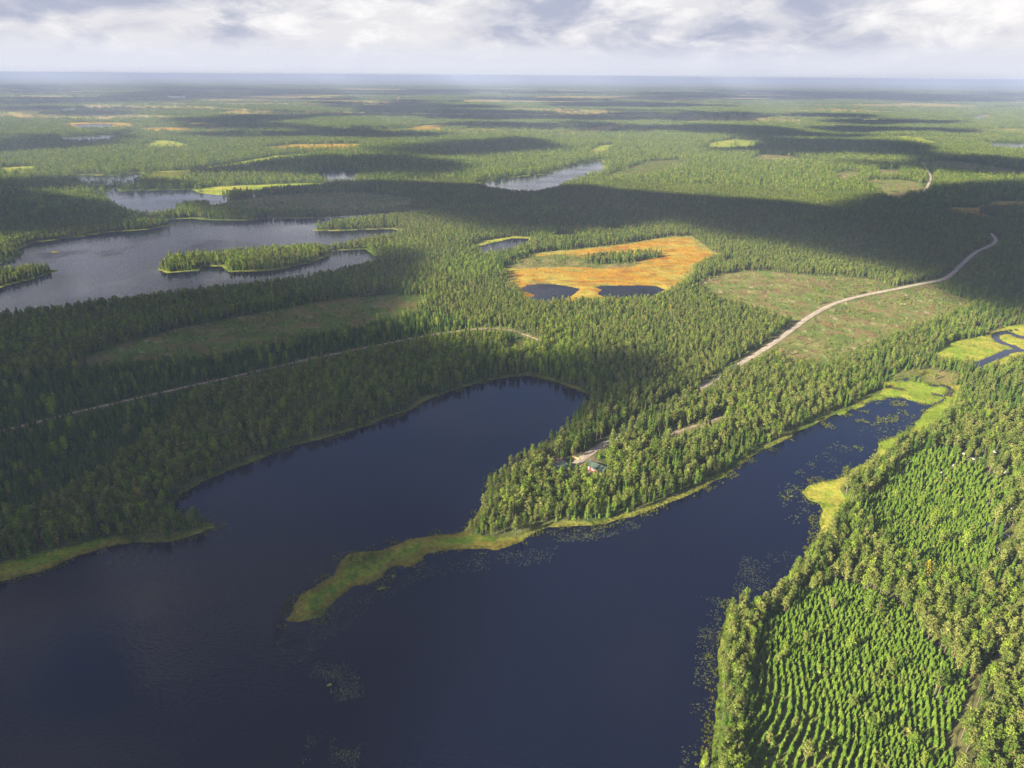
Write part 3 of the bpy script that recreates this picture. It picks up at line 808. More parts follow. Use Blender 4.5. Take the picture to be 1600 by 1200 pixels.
SPECIES = {}
def species(key, fn, mat, bark, n, **kw):
    out = []
    for s in range(n):
        L, T = fn(100 + s * 17 + len(SPECIES) * 1000, **kw)
        crown = crown_mesh(key + '_crown', L, mat); trunk = mesh_from(key + '_trunk', np.array(T[0]), T[1], [bark], smooth=True)
        whole = whole_mesh(key + '_tree', L, T, mat, bark)
        out.append((crown, trunk, whole))
    SPECIES[key] = out
species('pine', pine_shape, M_PINE, M_PINEBARK, 8)
species('spruce', spruce_shape, M_SPRUCE, M_SPRUCEBARK, 6)
species('birch', birch_shape, M_BIRCH, M_BIRCHBARK, 6)
species('young', spruce_shape, M_YOUNG, M_PINEBARK, 6, H=4.2, w=1.10, skirt=0.03)
species('dark', spruce_shape, M_DARKYOUNG, M_SPRUCEBARK, 5, H=6.0, w=1.05, skirt=0.04)
species('bush', bush_shape, M_SHRUB, M_SPRUCEBARK, 4)
KEYS = ['pine', 'spruce', 'birch', 'young', 'dark', 'bush']
BASE_H = {'pine': 13.0, 'spruce': 12.0, 'birch': 11.0, 'young': 4.2, 'dark': 6.0, 'bush': 1.6}
HALF_W = {'pine': 1.9, 'spruce': 1.4, 'birch': 1.8, 'young': 0.9, 'dark': 1.0, 'bush': 0.8}

def stand_mesh(name, seed, cell, n, dens):
    """a piece of distant forest: n simple trees on one patch"""
    r = np.random.default_rng(seed)
    V = []; F = []; MI = []; T = []
    k = int(math.ceil(math.sqrt(n)))
    mats = [M_PINE, M_SPRUCE, M_BIRCH]
    for i in range(n):
        x = ((i % k) + r.uniform(0, 1)) / k * cell - cell / 2; y = ((i // k) + r.uniform(0, 1)) / k * cell - cell / 2
        q = r.uniform()
        sp = 0 if q < 0.34 else (1 if q < 0.93 else 2)  # mostly spruce, whose darker green stands in for shade in distant canopy
        h = r.uniform(0.7, 1.15)
        L = Leafy(int(r.integers(1e9)))
        if sp == 1:
            L, _ = spruce_shape(int(r.integers(1e9)), dens * 0.35, w=1.5)
        else:
            w = 1.55
            for c in range(int(26 * dens)):
                t = r.uniform(0, 1); z = 12.5 * (0.35 + 0.64 * t); rad = w * math.sin(math.pi * (0.2 + 0.72 * t)) * math.sqrt(r.uniform(0.1, 1)); az = r.uniform(0, 6.28)
                L.spray((rad * math.cos(az), rad * math.sin(az), z), 1.5 / math.sqrt(dens) * r.uniform(.6, 1.1), r.uniform(.7, 1.3))
        tone = r.uniform(0.75, 1.25)
        o = len(V)
        V += [np.array((v[0] * h + x, v[1] * h + y, v[2] * h)) for v in L.v]
        F += [tuple(j + o for j in f) for f in L.f]; MI += [sp] * len(L.f); T += [t * tone for t in L.t]
        if sp == 0 and dens > 0.8:
            o = len(V); tv, tf = tube([(x, y, -1), (x, y, 7 * h)], [0.2, 0.12], 3)
            V += tv; F += [tuple(j + o for j in f) for f in tf]; MI += [3] * len(tf); T += [1.0] * len(tf)
    me = mesh_from(name, np.array(V), np.array(F), mats + [M_PINEBARK], MI)
    a = me.attributes.new('tone', 'FLOAT_COLOR', 'CORNER')
    t = np.repeat(np.array(T), 4)
    a.data.foreach_set('color', np.stack([t, t, t, np.ones_like(t)], 1).astype(np.float32).ravel())
    return me

# ------------------------------------------------------------------ where the trees stand
def jitter_grid(r0, r1, cell, amax=47, rng=RNG):
    X0 = np.arange(-r1 * math.sin(math.radians(amax)), r1 * math.sin(math.radians(amax)), cell)
    Y0 = np.arange(0.5 * r0 if r0 < 300 else r0 * 0.6, r1, cell)
    out = []
    for ys in np.array_split(Y0, max(1, len(Y0) // 200)):
        gx, gy = np.meshgrid(X0, ys)
        gx = gx + rng.uniform(-.5, .5, gx.shape) * cell; gy = gy + rng.uniform(-.5, .5, gy.shape) * cell
        rr = np.hypot(gx, gy); az = np.degrees(np.arctan2(gx, gy))
        lim = np.where(rr < 320, 58, amax)
        m = (rr >= r0) & (rr < r1) & (np.abs(az) < lim)
        out.append(np.stack([gx[m], gy[m]], 1))
    return np.concatenate(out)

# places the photograph shows between the trees: no tree stands in the line to them
def road_points(ln, a=0.0, b=1.0, step=2.5):
    L = np.linalg.norm(np.diff(ln, axis=0), axis=1); s = np.concatenate([[0], np.cumsum(L)])
    q = np.arange(a * s[-1], b * s[-1], step)
    return np.stack([np.interp(q, s, ln[:, 0]), np.interp(q, s, ln[:, 1])], 1)
OPEN_PX = [(x, y, 3.0) for x in range(866, 884, 4) for y in (722, 728)] + [(x, y, 2.5) for x in range(926, 948, 4) for y in (723, 731)] + \
          [(899, 716, 2), (886, 722, 2), (886, 743, 1), (905, 726, 2), (895, 730, 2), (1460, 1085, 5), (1476, 1092, 5), (1482, 1096, 5)]
for p in road_points(ROAD_W[0][3]):
    a, b, _ = proj(p[0], p[1], 0.0)
    if b < 570 or 598 < b < 608 or 692 < b < 704: OPEN_PX.append((a, b, 2.5 if b < 560 else 0.6))
for p in road_points(ROAD_W[1][3], 0.05, 1.0): 
    a, b, _ = proj(p[0], p[1], 0.0); OPEN_PX.append((a, b - 0.6, 0.3))
for p in road_points(ROAD_W[4][3], 0.15, 0.85, 4.0):
    a, b, _ = proj(p[0], p[1], 0.0); OPEN_PX.append((a, b, 0.6))
for k in (0, 1):
    for p in road_points(STREAM_W[k][0], 0, 1, 5.0):
        a, b, _ = proj(p[0], p[1], 0.0); OPEN_PX.append((a, b, 2.0))
OPEN_PX = np.array(OPEN_PX)
# pale rocks and felled wood seen in the plantations
ROCKS_PX = [(1411, 739), (1419, 722), (1437, 702), (1503, 709), (1516, 717), (1519, 723), (1533, 717), (1536, 714), (1487, 728), (1552, 706), (1470, 739), (1569, 736), (1572, 740), (1542, 821), (1570, 828), (1565, 839), (1573, 837), (1557, 858), (1580, 795)]

def place_singles():
    """every tree nearer than 1500 m: x, y, species, height"""
    P = jitter_grid(110, 1500, 2.8)
    x, y = P[:, 0], P[:, 1]
    wd = water_here(x, y); land = -wd
    zn, zd, rd = zones(x, y)
    n2 = fbm(x / 45 + 3, y / 45 + 8, 3); n3 = fbm(x / 160 + 5, y / 160 + 1, 3); u = RNG.uniform(size=len(x)); v = RNG.uniform(size=len(x))
    r = np.hypot(x, y)
    sp = np.full(len(x), -1); h = np.zeros(len(x))
    px, py, _ = proj(x, y, np.zeros_like(x))
    ok = (land > 1.6 + 3.0 * n2) & (rd > np.where((py > 575) & (px < 1170), 0.6, np.where((px > 1450) & (py > 1000), 0.8, 3.0)))
    fo = (zn == FOREST) & ok & (u < 0.55 + 0.7 * n2)
    pb = np.clip(0.10 + 0.9 * (n2 - 0.45), 0.02, 0.4) * np.where(x > 60, 0.45, 1.0)
    ps = np.clip(0.30 + 1.5 * (n3 - 0.5), 0.08, 0.7)
    sp = np.where(fo, np.where(v < pb, 2, np.where(v < pb + ps, 1, 0)), sp)
    # right bank and peninsula: mostly grey-green pines
    h = np.where(fo, (10.2 + 5.5 * (n3 - 0.3)) * RNG.uniform(0.68, 1.18, len(x)), h)
    h = np.where(fo & (land < 14), h * RNG.uniform(0.6, 0.95, len(x)), h)
    young = sstep(r, 430, 560) * np.where(px > 600, 1.0, 0.35)
    h = h * (1 - 0.26 * young)
    mi = (zn == MIRE) & ok & (u < 0.22); sp[mi] = np.where(v[mi] < .8, 0, 2); h[mi] = RNG.uniform(2.5, 6.0, mi.sum())
    mb = ((zn == BOG)) & ok & (u < np.where(zd < 12, .13, .03)); sp[mb] = 0; h[mb] = RNG.uniform(1.5, 3.5, mb.sum())
    cu = ((zn == CUT)) & ok & (u < 0.14 + 0.40 * (n2 > 0.55)); sp[cu] = np.where(v[cu] < .75, 5, 3); h[cu] = np.where(v[cu] < .75, RNG.uniform(.8, 1.7, cu.sum()), RNG.uniform(1.4, 3.0, cu.sum()))
    dc = (zn == DIMCLEAR) & ok & (u < 0.10 + .3 * (n2 > 0.6)); sp[dc] = np.where(v[dc] < .6, 5, 4); h[dc] = np.where(v[dc] < .6, RNG.uniform(.6, 1.4, dc.sum()), RNG.uniform(1.5, 4.0, dc.sum()))
    yd = (zn == YARD) & (u < 0.05); sp[yd] = 5; h[yd] = RNG.uniform(.6, 1.2, yd.sum())
    # the wood thins out over the last metres towards a clearing or bog
    eg = np.isin(zn, (CUT, DIMCLEAR, BOG)) & ok & (zd < 9) & (u < 0.38 * (1 - zd / 9) + .04) & (r > 300)
    sp[eg] = np.where(v[eg] < .7, 0, np.where(v[eg] < .88, 1, 2)); h[eg] = RNG.uniform(2.0, 8.0, eg.sum()) * np.where(zn[eg] == BOG, .6, 1.0)
    # scattered old trees left standing in the planted stands
    ro = (zn == ROWS) & ok & (u < 0.022); sp[ro] = np.where(v[ro] < .55, 0, np.where(v[ro] < .7, 1, 2)); h[ro] = RNG.uniform(6, 12, ro.sum())
    th = (zn == THICKET) & ok & (u < 0.05 + .10 * (n2 > .58)); sp[th] = np.where(v[th] < .45, 2, np.where(v[th] < .8, 0, 1)); h[th] = RNG.uniform(6, 11, th.sum())
    m = sp >= 0
    A = [np.stack([x[m], y[m], sp[m], h[m]], 1)]
    # planted rows: curved lines of young pines
    c = G(1330, 1060); d = G(1322, 960) - G(1318, 1180); d /= np.linalg.norm(d); e = np.array((d[1], -d[0]))
    for cen, ext in ((c, 150), (G(1465, 810), 130)):
        ii, jj = np.meshgrid(np.arange(-ext, ext, 2.25), np.arange(-ext, ext, 1.3))
        ii = ii.ravel(); jj = jj.ravel() + RNG.uniform(-.5, .5, ii.size)
        wx = (fbm(ii / 75 + 3, jj / 75 + 1, 2) - .5) * 27; wy = (fbm(ii / 75 + 13, jj / 75 + 21, 2) - .5) * 22
        if ext == 130: ii = ii + RNG.normal(0, .8, ii.size)
        X = cen[0] + (ii + wx + RNG.normal(0, .27, ii.size)) * e[0] + (jj + wy) * d[0]; Y = cen[1] + (ii + wx + RNG.normal(0, .27, ii.size)) * e[1] + (jj + wy) * d[1]
        zn2, _, rd2 = zones(X, Y); l2 = -water_here(X, Y)
        n = fbm(X / 20, Y / 20, 3)
        k = (zn2 == ROWS) & (rd2 > 1.5) & (l2 > 6) & (RNG.uniform(size=X.size) < 0.70 + .35 * n)
        A.append(np.stack([X[k], Y[k], np.where(RNG.uniform(size=k.sum()) < .985, 3, 5), RNG.uniform(2.5, 4.0, k.sum()) * (0.75 + .5 * n[k])], 1))
    # close belt of shore pines on the right bank
    Q = jitter_grid(110, 520, 2.3); X, Y = Q.T
    bx_, by_, _ = proj(X, Y, np.zeros_like(X)); l2 = -water_here(X, Y)
    belt = (sdf_poly(np.array([(1126, 965), (1146, 944), (1166, 950), (1166, 1000), (1158, 1090), (1152, 1240), (1122, 1240), (1124, 1100), (1125, 1020)], float), bx_, by_, 3) > 0) | \
           (sdf_poly(np.array([(1150, 946), (1186, 950), (1212, 934), (1240, 897), (1266, 870), (1284, 846), (1302, 856), (1280, 890), (1250, 915), (1215, 955), (1175, 972)], float), bx_, by_, 3) > 0)
    k = belt & (l2 > 1.0) & (RNG.uniform(size=X.size) < .62); w = RNG.uniform(size=k.sum())
    A.append(np.stack([X[k], Y[k], np.where(w < .80, 0, 2), RNG.uniform(6.0, 10.5, k.sum())], 1))
    zn2, _, _ = zones(X, Y); k = (zn2 == SHORE) & (l2 > .6) & (RNG.uniform(size=X.size) < .42)
    A.append(np.stack([X[k], Y[k], np.full(k.sum(), 5), RNG.uniform(.7, 1.6, k.sum())], 1))
    # undergrowth and young trees between the old ones
    Q = jitter_grid(110, 950, 2.8); X, Y = Q.T
    zn2, _, rd2 = zones(X, Y); l2 = -water_here(X, Y); n = fbm(X / 25 + 8, Y / 25 + 2, 3)
    k = (zn2 == FOREST) & (rd2 > 3) & (l2 > 4) & (RNG.uniform(size=X.size) < np.clip(0.38 + 1.8 * (n - .5), 0.08, .8))
    w = RNG.uniform(size=k.sum())
    A.append(np.stack([X[k], Y[k], np.where(w < .55, 3, np.where(w < .8, 4, 5)), np.where(w < .8, RNG.uniform(2, 5.5, k.sum()), RNG.uniform(.8, 1.8, k.sum()))], 1))
    Q = jitter_grid(250, 1000, 2.3); X, Y = Q.T
    zn2, _, rd2 = zones(X, Y); l2 = -water_here(X, Y); n = fbm(X / 30, Y / 30, 3)
    k = (zn2 == THICKET) & (rd2 > 1.5) & (l2 > 5) & (RNG.uniform(size=X.size) < .45 + .6 * n)
    A.append(np.stack([X[k], Y[k], np.full(k.sum(), 4), RNG.uniform(3.5, 6.5, k.sum()) * (0.7 + .6 * n[k])], 1))
    T = np.concatenate(A)
    # keep the sight lines the photograph has
    hh = T[:, 3]
    bx, by, w = proj(T[:, 0], T[:, 1], np.full(len(T), 0.4)); tx, ty, _ = proj(T[:, 0], T[:, 1], 0.4 + hh)
    half = np.array([HALF_W[KEYS[int(k)]] for k in T[:, 2]]) * hh / np.array([BASE_H[KEYS[int(k)]] for k in T[:, 2]]) * FPX / w
    kill = np.zeros(len(T), bool)
    for (ox, oy, rad) in OPEN_PX:
        kill |= (np.abs((bx + tx) / 2 - ox) < half * 0.75 + rad * 0.5) & (ty < oy) & (by > oy - 0.5)
    big = (T[:, 2] <= 2) | (T[:, 2] == 3)
    for (ox, oy) in ROCKS_PX:
        kill |= big & (np.abs(bx - ox) < half + 1.5) & (ty < oy) & (by > oy - 1)
    return T[~kill]

LONE = [  # single trees the photo shows standing apart: species, photo pixel of the foot, height, label
    ('pine', (1458, 1090), 12.5, 'tall bare trunked pine with a round crown, standing with its twin in the planted rows'),
    ('pine', (1465, 1087), 12.0, 'right hand one of two tall round crowned pines together in the planted rows'),
    ('birch', (1423, 1172), 7.5, 'lone yellow green birch with a pale trunk low in the planted rows'),
    ('pine', (1430, 972), 11.5, 'old pine with a long bare reddish trunk above the planted rows'),
    ('spruce', (1410.6, 470), 8.0, 'lone bushy green spruce throwing a long shadow in the felled clearing by the road'),
    ('pine', (1549, 848), 7.0, 'thin leaning pine with a bare pale stem beside the white rocks'),
    ('birch', (337, 536), 10.0, 'lone birch standing in the dim clearing beyond the left track'),
    ('birch', (285, 538), 10.0, 'rounded broadleaf tree on the near side of the dim left clearing'),
    ('birch', (378, 561), 9.0, 'light green birch standing above the young forest by the left track'),
    ('birch', (437, 555), 9.0, 'bright green birch beside the sandy track above the left lake shore'),
    ('birch', (83, 655), 11.0, 'grey green birch by the left end of the sandy track'),
    ('birch', (225, 645), 9.0, 'pale green birch just below the sandy track on the left'),
    ('birch', (1478, 1075), 4.0, 'low bright yellow birch by the bend of the dirt track'),
    ('pine', (868.5, 716.5), 11.0, 'slim round topped pine with a bare trunk behind the green roofed lodge'),
    ('birch', (1100, 1199), 5.5, 'yellow green willow on its own islet off the right bank'),
    ('pine', (679, 842), 2.8, 'bare thin dead sapling on the middle of the grassy spit'),
]
SPIT_TREES = [(551, 880), (556, 885), (562, 888), (559, 878), (566, 884), (570, 881), (575, 879), (581, 878), (585, 876), (548, 884)]

def copy_tree_to(sp, k, x, y, z, s, rot, label, group, names):
    """a tree thing: Empty > trunk, crown"""
    crown, trunk, whole = SPECIES[sp][k]
    e = bpy.data.objects.new(names[0], None); COL.objects.link(e)
    e.empty_display_size = 0.5
    e.location = (x, y, z); e.rotation_euler = (0, 0, rot); e.scale = (s[0], s[0], s[1])
    tag(e, label, names[1], group)
    t = bpy.data.objects.new('trunk', trunk); t.parent = e; COL.objects.link(t)
    c = bpy.data.objects.new('crown', crown); c.parent = e; COL.objects.link(c)
    return e

NAME = {'pine': ('pine_tree', 'pine tree'), 'spruce': ('spruce_tree', 'spruce tree'), 'birch': ('birch_tree', 'birch tree'), 'young': ('young_pine', 'young pine'), 'dark': ('young_spruce', 'young spruce'), 'bush': ('shrub', 'shrub')}
PHRASE = {'pine': 'grey green round crowned pine', 'spruce': 'narrow pointed spruce', 'birch': 'light green birch', 'young': 'small bright green pine',
          'dark': 'small dark spruce', 'bush': 'low yellow green shrub'}
SPOTS = [  # photo areas used to say where a tree stands
    ([(1090, 930), (1180, 930), (1165, 1010), (1160, 1230), (1060, 1230)], 'on the narrow shore strip west of the planted rows'),
    ([(1180, 930), (1150, 960), (1262, 925), (1330, 880), (1330, 760), (1250, 860)], 'in the shore belt below the right bank marsh'),
    ([(1480, 1110), (1520, 1050), (1700, 1010), (1700, 1300), (1480, 1300)], 'in the corner stand beyond the brown dirt track'),
    ([(1390, 700), (1340, 800), (1370, 870), (1480, 920), (1570, 900), (1580, 780), (1480, 690)], 'in the upper planted stand by the white rocks'),
    ([(1160, 960), (1300, 905), (1420, 930), (1480, 1030), (1520, 1060), (1490, 1240), (1130, 1240)], 'in the curved planted rows at the lower right'),
    ([(1420, 920), (1570, 900), (1700, 900), (1700, 1020), (1520, 1060), (1450, 1010)], 'in the stand between planted rows and dirt track'),
    ([(1560, 700), (1700, 700), (1700, 900), (1560, 900)], 'in the old stand beside the white rocks'),
    ([(720, 880), (720, 790), (830, 720), (960, 700), (1100, 800), (860, 850)], 'on the wooded point around the green roofed cabins'),
    ([(-100, 950), (-100, 760), (300, 740), (360, 830), (200, 870)], 'on the left shore beside the pale sedge strip'),
]
def in_px(poly, px, py):
    return sdf_poly(np.array(poly, float), px, py, 5.0) > 0

def instancer(name, pts, rot, scl, idx, meshes, label, cat):
    """one stuff object: a point cloud mesh carrying trees by geometry nodes"""
    me = bpy.data.meshes.new(name); me.vertices.add(len(pts)); me.vertices.foreach_set('co', np.asarray(pts, np.float32).ravel())
    for nm, ty, arr in (('rot', 'FLOAT_VECTOR', rot), ('scl', 'FLOAT_VECTOR', scl)):
        me.attributes.new(nm, ty, 'POINT').data.foreach_set('vector', np.asarray(arr, np.float32).ravel())
    me.attributes.new('idx', 'INT', 'POINT').data.foreach_set('value', np.asarray(idx, np.int32))
    me.update()
    o = link(name, me)
    src = bpy.data.collections.new(name + '_shapes')
    for i, m in enumerate(meshes):
        src.objects.link(bpy.data.objects.new('%s_shape_%02d' % (name, i), m))
    g = bpy.data.node_groups.new(name, 'GeometryNodeTree')
    g.interface.new_socket('Geometry', in_out='INPUT', socket_type='NodeSocketGeometry')
    g.interface.new_socket('Geometry', in_out='OUTPUT', socket_type='NodeSocketGeometry')
    N = g.nodes; Lk = g.links.new
    gi = N.new('NodeGroupInput'); go = N.new('NodeGroupOutput')
    iop = N.new('GeometryNodeInstanceOnPoints'); ci = N.new('GeometryNodeCollectionInfo')
    ci.inputs['Collection'].default_value = src; ci.inputs['Separate Children'].default_value = True; ci.inputs['Reset Children'].default_value = True
    def att(nm, dt):
        a = N.new('GeometryNodeInputNamedAttribute'); a.data_type = dt; a.inputs['Name'].default_value = nm
        return [s for s in a.outputs if s.enabled and s.name == 'Attribute'][0]
    Lk(gi.outputs[0], iop.inputs['Points']); Lk(ci.outputs[0], iop.inputs['Instance'])
    iop.inputs['Pick Instance'].default_value = True
    Lk(att('idx', 'INT'), iop.inputs['Instance Index']); Lk(att('rot', 'FLOAT_VECTOR'), iop.inputs['Rotation']); Lk(att('scl', 'FLOAT_VECTOR'), iop.inputs['Scale'])
    Lk(iop.outputs[0], go.inputs[0])
    md = o.modifiers.new('scatter', 'NODES'); md.node_group = g
    tag(o, label, cat, kind='stuff')
    return o

N_EACH = {'pine': 290, 'spruce': 290, 'birch': 200, 'young': 290, 'dark': 0, 'bush': 0}
def build_near_trees():
    T = place_singles()
    x, y = T[:, 0], T[:, 1]; sp = T[:, 2].astype(int); h = T[:, 3]
    z = height(x, y, water_here(x, y))
    z = np.maximum(z, 0.05)
    px, py, w = proj(x, y, z + h * 0.5)
    size = h * FPX / w
    inside = (px > 0) & (px < 1600) & (py > 0) & (py < 1200)
    indiv = np.zeros(len(T), bool)
    for k, key in enumerate(KEYS):
        c = np.where((sp == k) & inside)[0]
        c = c[np.argsort(-size[c])][:N_EACH[key]]
        indiv[c] = True
    bpx, bpy_, _ = proj(x, y, z)
    region = np.full(len(T), -1)
    for i, (poly, ph) in enumerate(SPOTS):
        m = (region < 0) & in_px(poly, bpx, bpy_); region[m] = i
    rot = RNG.uniform(0, 6.283, len(T)); fat = RNG.uniform(0.85, 1.18, len(T)); var = RNG.integers(0, 1000, len(T))
    for i in np.where(indiv)[0]:
        key = KEYS[sp[i]]; s = h[i] / BASE_H[key]
        wh = SPOTS[region[i]][1] if region[i] >= 0 else 'in the mixed forest on the right bank'
        lab = '%s %s' % (PHRASE[key], wh)
        grp = '%s trees %s' % (key, wh)
        if key == 'young':
            o = bpy.data.objects.new('young_pine', SPECIES['young'][var[i] % len(SPECIES['young'])][2]); COL.objects.link(o)
            o.location = (x[i], y[i], z[i]); o.rotation_euler = (0, 0, rot[i]); o.scale = (s * fat[i], s * fat[i], s)
            tag(o, lab, 'young pine', grp)
        else:
            copy_tree_to(key, var[i] % len(SPECIES[key]), x[i], y[i], z[i], (s * fat[i], s), rot[i], lab, grp, NAME[key])
    MASS = {'pine': ('pine_forest', 'dense grey green pine forest covering the land between the lakes'), 'spruce': ('spruce_forest', 'pointed dark spruces massed through the forest between the lakes'),
            'birch': ('birch_forest', 'light green broadleaf trees scattered through the forest'), 'young': ('young_pine_stand', 'close rows of bright young pines covering the planted ground'),
            'dark': ('young_spruce_thicket', 'thick dark green young spruces around the sandy left track'), 'bush': ('undergrowth', 'low shrubs scattered over clearings and forest edges')}
    for k, key in enumerate(KEYS):
        m = (sp == k) & ~indiv
        if not m.any(): continue
        s = h[m] / BASE_H[key]
        P = np.stack([x[m], y[m], z[m]], 1)
        tilt = RNG.normal(0, 0.03, (m.sum(), 2))
        nm, lab = MASS[key]
        instancer(nm, P, np.stack([tilt[:, 0], tilt[:, 1], rot[m]], 1), np.stack([s * fat[m], s * fat[m], s], 1), var[m] % len(SPECIES[key]), [q[2] for q in SPECIES[key]], lab, nm.split('_')[-1])
    # trees that stand apart
    for n, (key, p, hh, lab) in enumerate(LONE):
        q = G(*p); zz = float(height(q[:1], q[1:], water_here(q[:1], q[1:]))[0]); s = hh / BASE_H[key]
        fatk = 1.35 if 'bushy' in lab or 'willow' in lab else (0.35 if 'dead sapling' in lab else (1.25 if key == 'birch' else 1.0))
        e = copy_tree_to(key, n % len(SPECIES[key]), q[0], q[1], max(zz, .05), (s * fatk, s), n * 1.3, lab, None, NAME[key])
    for n, p in enumerate(SPIT_TREES):
        q = G(*p); s = (4.8 + 1.2 * math.sin(n * 2.1)) / BASE_H['pine']
        copy_tree_to('pine', n % 8, q[0], q[1], 0.3, (s * 1.25, s), n * 2.1, 'small grey green pine in the clump on the grassy spit', 'pines in the clump on the grassy spit', NAME['pine'])
build_near_trees()

def build_sedge():
    def tuft(seed):
        r = np.random.default_rng(seed); L = Leafy(seed)
        for k in range(16):
            a = r.uniform(0, 6.28); q = r.uniform(0.05, .45); t = np.array((math.cos(a) * q, math.sin(a) * q, 0.0)); l = r.normal(0, .16, 2); hh = r.uniform(.35, .8)
            L.kite(t + (0, 0, -.1), t + (l[0], l[1], hh), .05, r.uniform(.7, 1.3), .05)
        me = crown_mesh('sedge_tuft', L, M_SEDGE); return me
    M_SEDGE = foliage('sedge_blades', (0.095, 0.150, 0.016), (0.215, 0.195, 0.036), transl=.3)
    Q = jitter_grid(120, 620, 1.15); X, Y = Q.T
    land = -water_here(X, Y); n = fbm(X / 6 + 4, Y / 6 + 9, 4)
    lim = 0.4 - 5.0 * sstep(n, .42, .66)
    k = (land > lim) & (land < 1.6) & (RNG.uniform(size=X.size) < .75)
    X, Y, land = X[k], Y[k], land[k]; m = len(X)
    s = RNG.uniform(.7, 1.35, m)
    instancer('sedge_tufts', np.stack([X, Y, np.clip(land * .16, 0.0, .4)], 1), np.stack([np.zeros(m), np.zeros(m), RNG.uniform(0, 6.28, m)], 1), np.stack([s, s, s], 1), RNG.integers(0, 5, m),
              [tuft(900 + i) for i in range(5)], 'ragged green sedge tufts fringing the lake shores and the grassy spit', 'sedge')
build_sedge()

def build_far_trees():
    def ring(name, r0, r1, cell, meshes, hs, label, thin=0.0):
        P = jitter_grid(r0, r1, cell, 42)
        x, y = P[:, 0], P[:, 1]
        land = -water_here(x, y); zn, zd, rd = zones(x, y); r = np.hypot(x, y)
        op = sstep(fbm(x / 1100 + 40, y / 420 + 12, 4), 0.535, 0.60) * sstep(r, 2000, 3600)
        n = fbm(x / 120 + 4, y / 120 + 2, 3)
        u = RNG.uniform(size=len(x))
        dens = np.where(zn == FOREST, 0.93 - 0.85 * op - thin, np.where(zn == MIRE, 0.25, 0.02))
        m = (land > cell * 0.55) & (rd > cell * 0.5) & (u < dens)
        x, y, n, zn = x[m], y[m], n[m], zn[m]
        z = height(x, y, water_here(x, y))
        k = m.sum()
        s = (0.75 + 0.5 * n) * RNG.uniform(0.85, 1.1, k) * np.where(zn == MIRE, 0.45, 1.0)
        rot = np.stack([np.zeros(k), np.zeros(k), RNG.integers(0, 4, k) * math.pi / 2 + RNG.uniform(-.3, .3, k)], 1)
        return instancer(name, np.stack([x, y, z - 0.2], 1), rot, np.stack([np.full(k, hs), np.full(k, hs), s], 1), RNG.integers(0, len(meshes), k), meshes, label, 'forest')
    A = [stand_mesh('stand_small', 500 + i, 11, 10, 1.0) for i in range(6)]
    B = [stand_mesh('stand_wide', 700 + i, 24, 34, 0.55) for i in range(5)]
    ring('distant_forest', 1500, 2900, 10.5, A, 1.0, 'unbroken conifer forest in the middle distance beyond the bog')
    ring('far_forest', 2900, 6200, 23, B, 1.05, 'hazy forest far beyond the lakes')
    ring('horizon_forest', 6200, 17000, 48, B, 2.1, 'blue hazed forest stretching to the horizon', 0.15)
build_far_trees()


# ------------------------------------------------------------------ small things
def bm_mesh(name, build, mats):
    bm = bmesh.new(); build(bm); me = bpy.data.meshes.new(name); bm.to_mesh(me); bm.free()
    for m in mats: me.materials.append(m)
    return me
def box(bm, c, s, rz=0.0, mi=0, bevel=0.0):
    r = bmesh.ops.create_cube(bm, size=1.0, matrix=Matrix.Translation(c) @ Matrix.Rotation(rz, 4, 'Z') @ Matrix.Diagonal((s[0], s[1], s[2], 1)))
    for v in r['verts']:
        for f in v.link_faces: f.material_index = mi
    if bevel:
        bmesh.ops.bevel(bm, geom=list({e for v in r['verts'] for e in v.link_edges}), offset=bevel, segments=2, affect='EDGES')
M_REDWALL = simple('red_painted_boards', (0.20, 0.022, 0.018), 0.8, 0.2, 0.25, 1.5)
M_ROOF = simple('green_roof_sheet', (0.060, 0.088, 0.068), 0.55, 0.3, 0.2, 0.8)
M_ROOFGREY = simple('grey_green_roof_sheet', (0.095, 0.125, 0.095), 0.6, 0.3, 0.2, 0.8)
M_WHITE = simple('white_paint', (0.80, 0.80, 0.78), 0.6, 0.3, 0.06, 2)
M_GLASS = simple('window_glass', (0.03, 0.04, 0.05), 0.08, 0.5, 0.1, 1)
M_PLANK = simple('fresh_timber', (0.62, 0.46, 0.22), 0.8, 0.2, 0.2, 3)
M_GREYWOOD = simple('weathered_wood', (0.34, 0.31, 0.26), 0.9, 0.1, 0.3, 2)
M_ROCK = simple('pale_lichen_rock', (0.40, 0.40, 0.32), 0.95, 0.1, 0.35, 1.2)
M_CAR = simple('dark_car_paint', (0.018, 0.02, 0.03), 0.25, 0.5, 0.1, 1)
M_TYRE = simple('tyre_rubber', (0.02, 0.02, 0.02), 0.9, 0.2, 0.1, 3)
M_BOATGREY = simple('grey_green_boat_paint', (0.27, 0.32, 0.29), 0.5, 0.4, 0.1, 2)

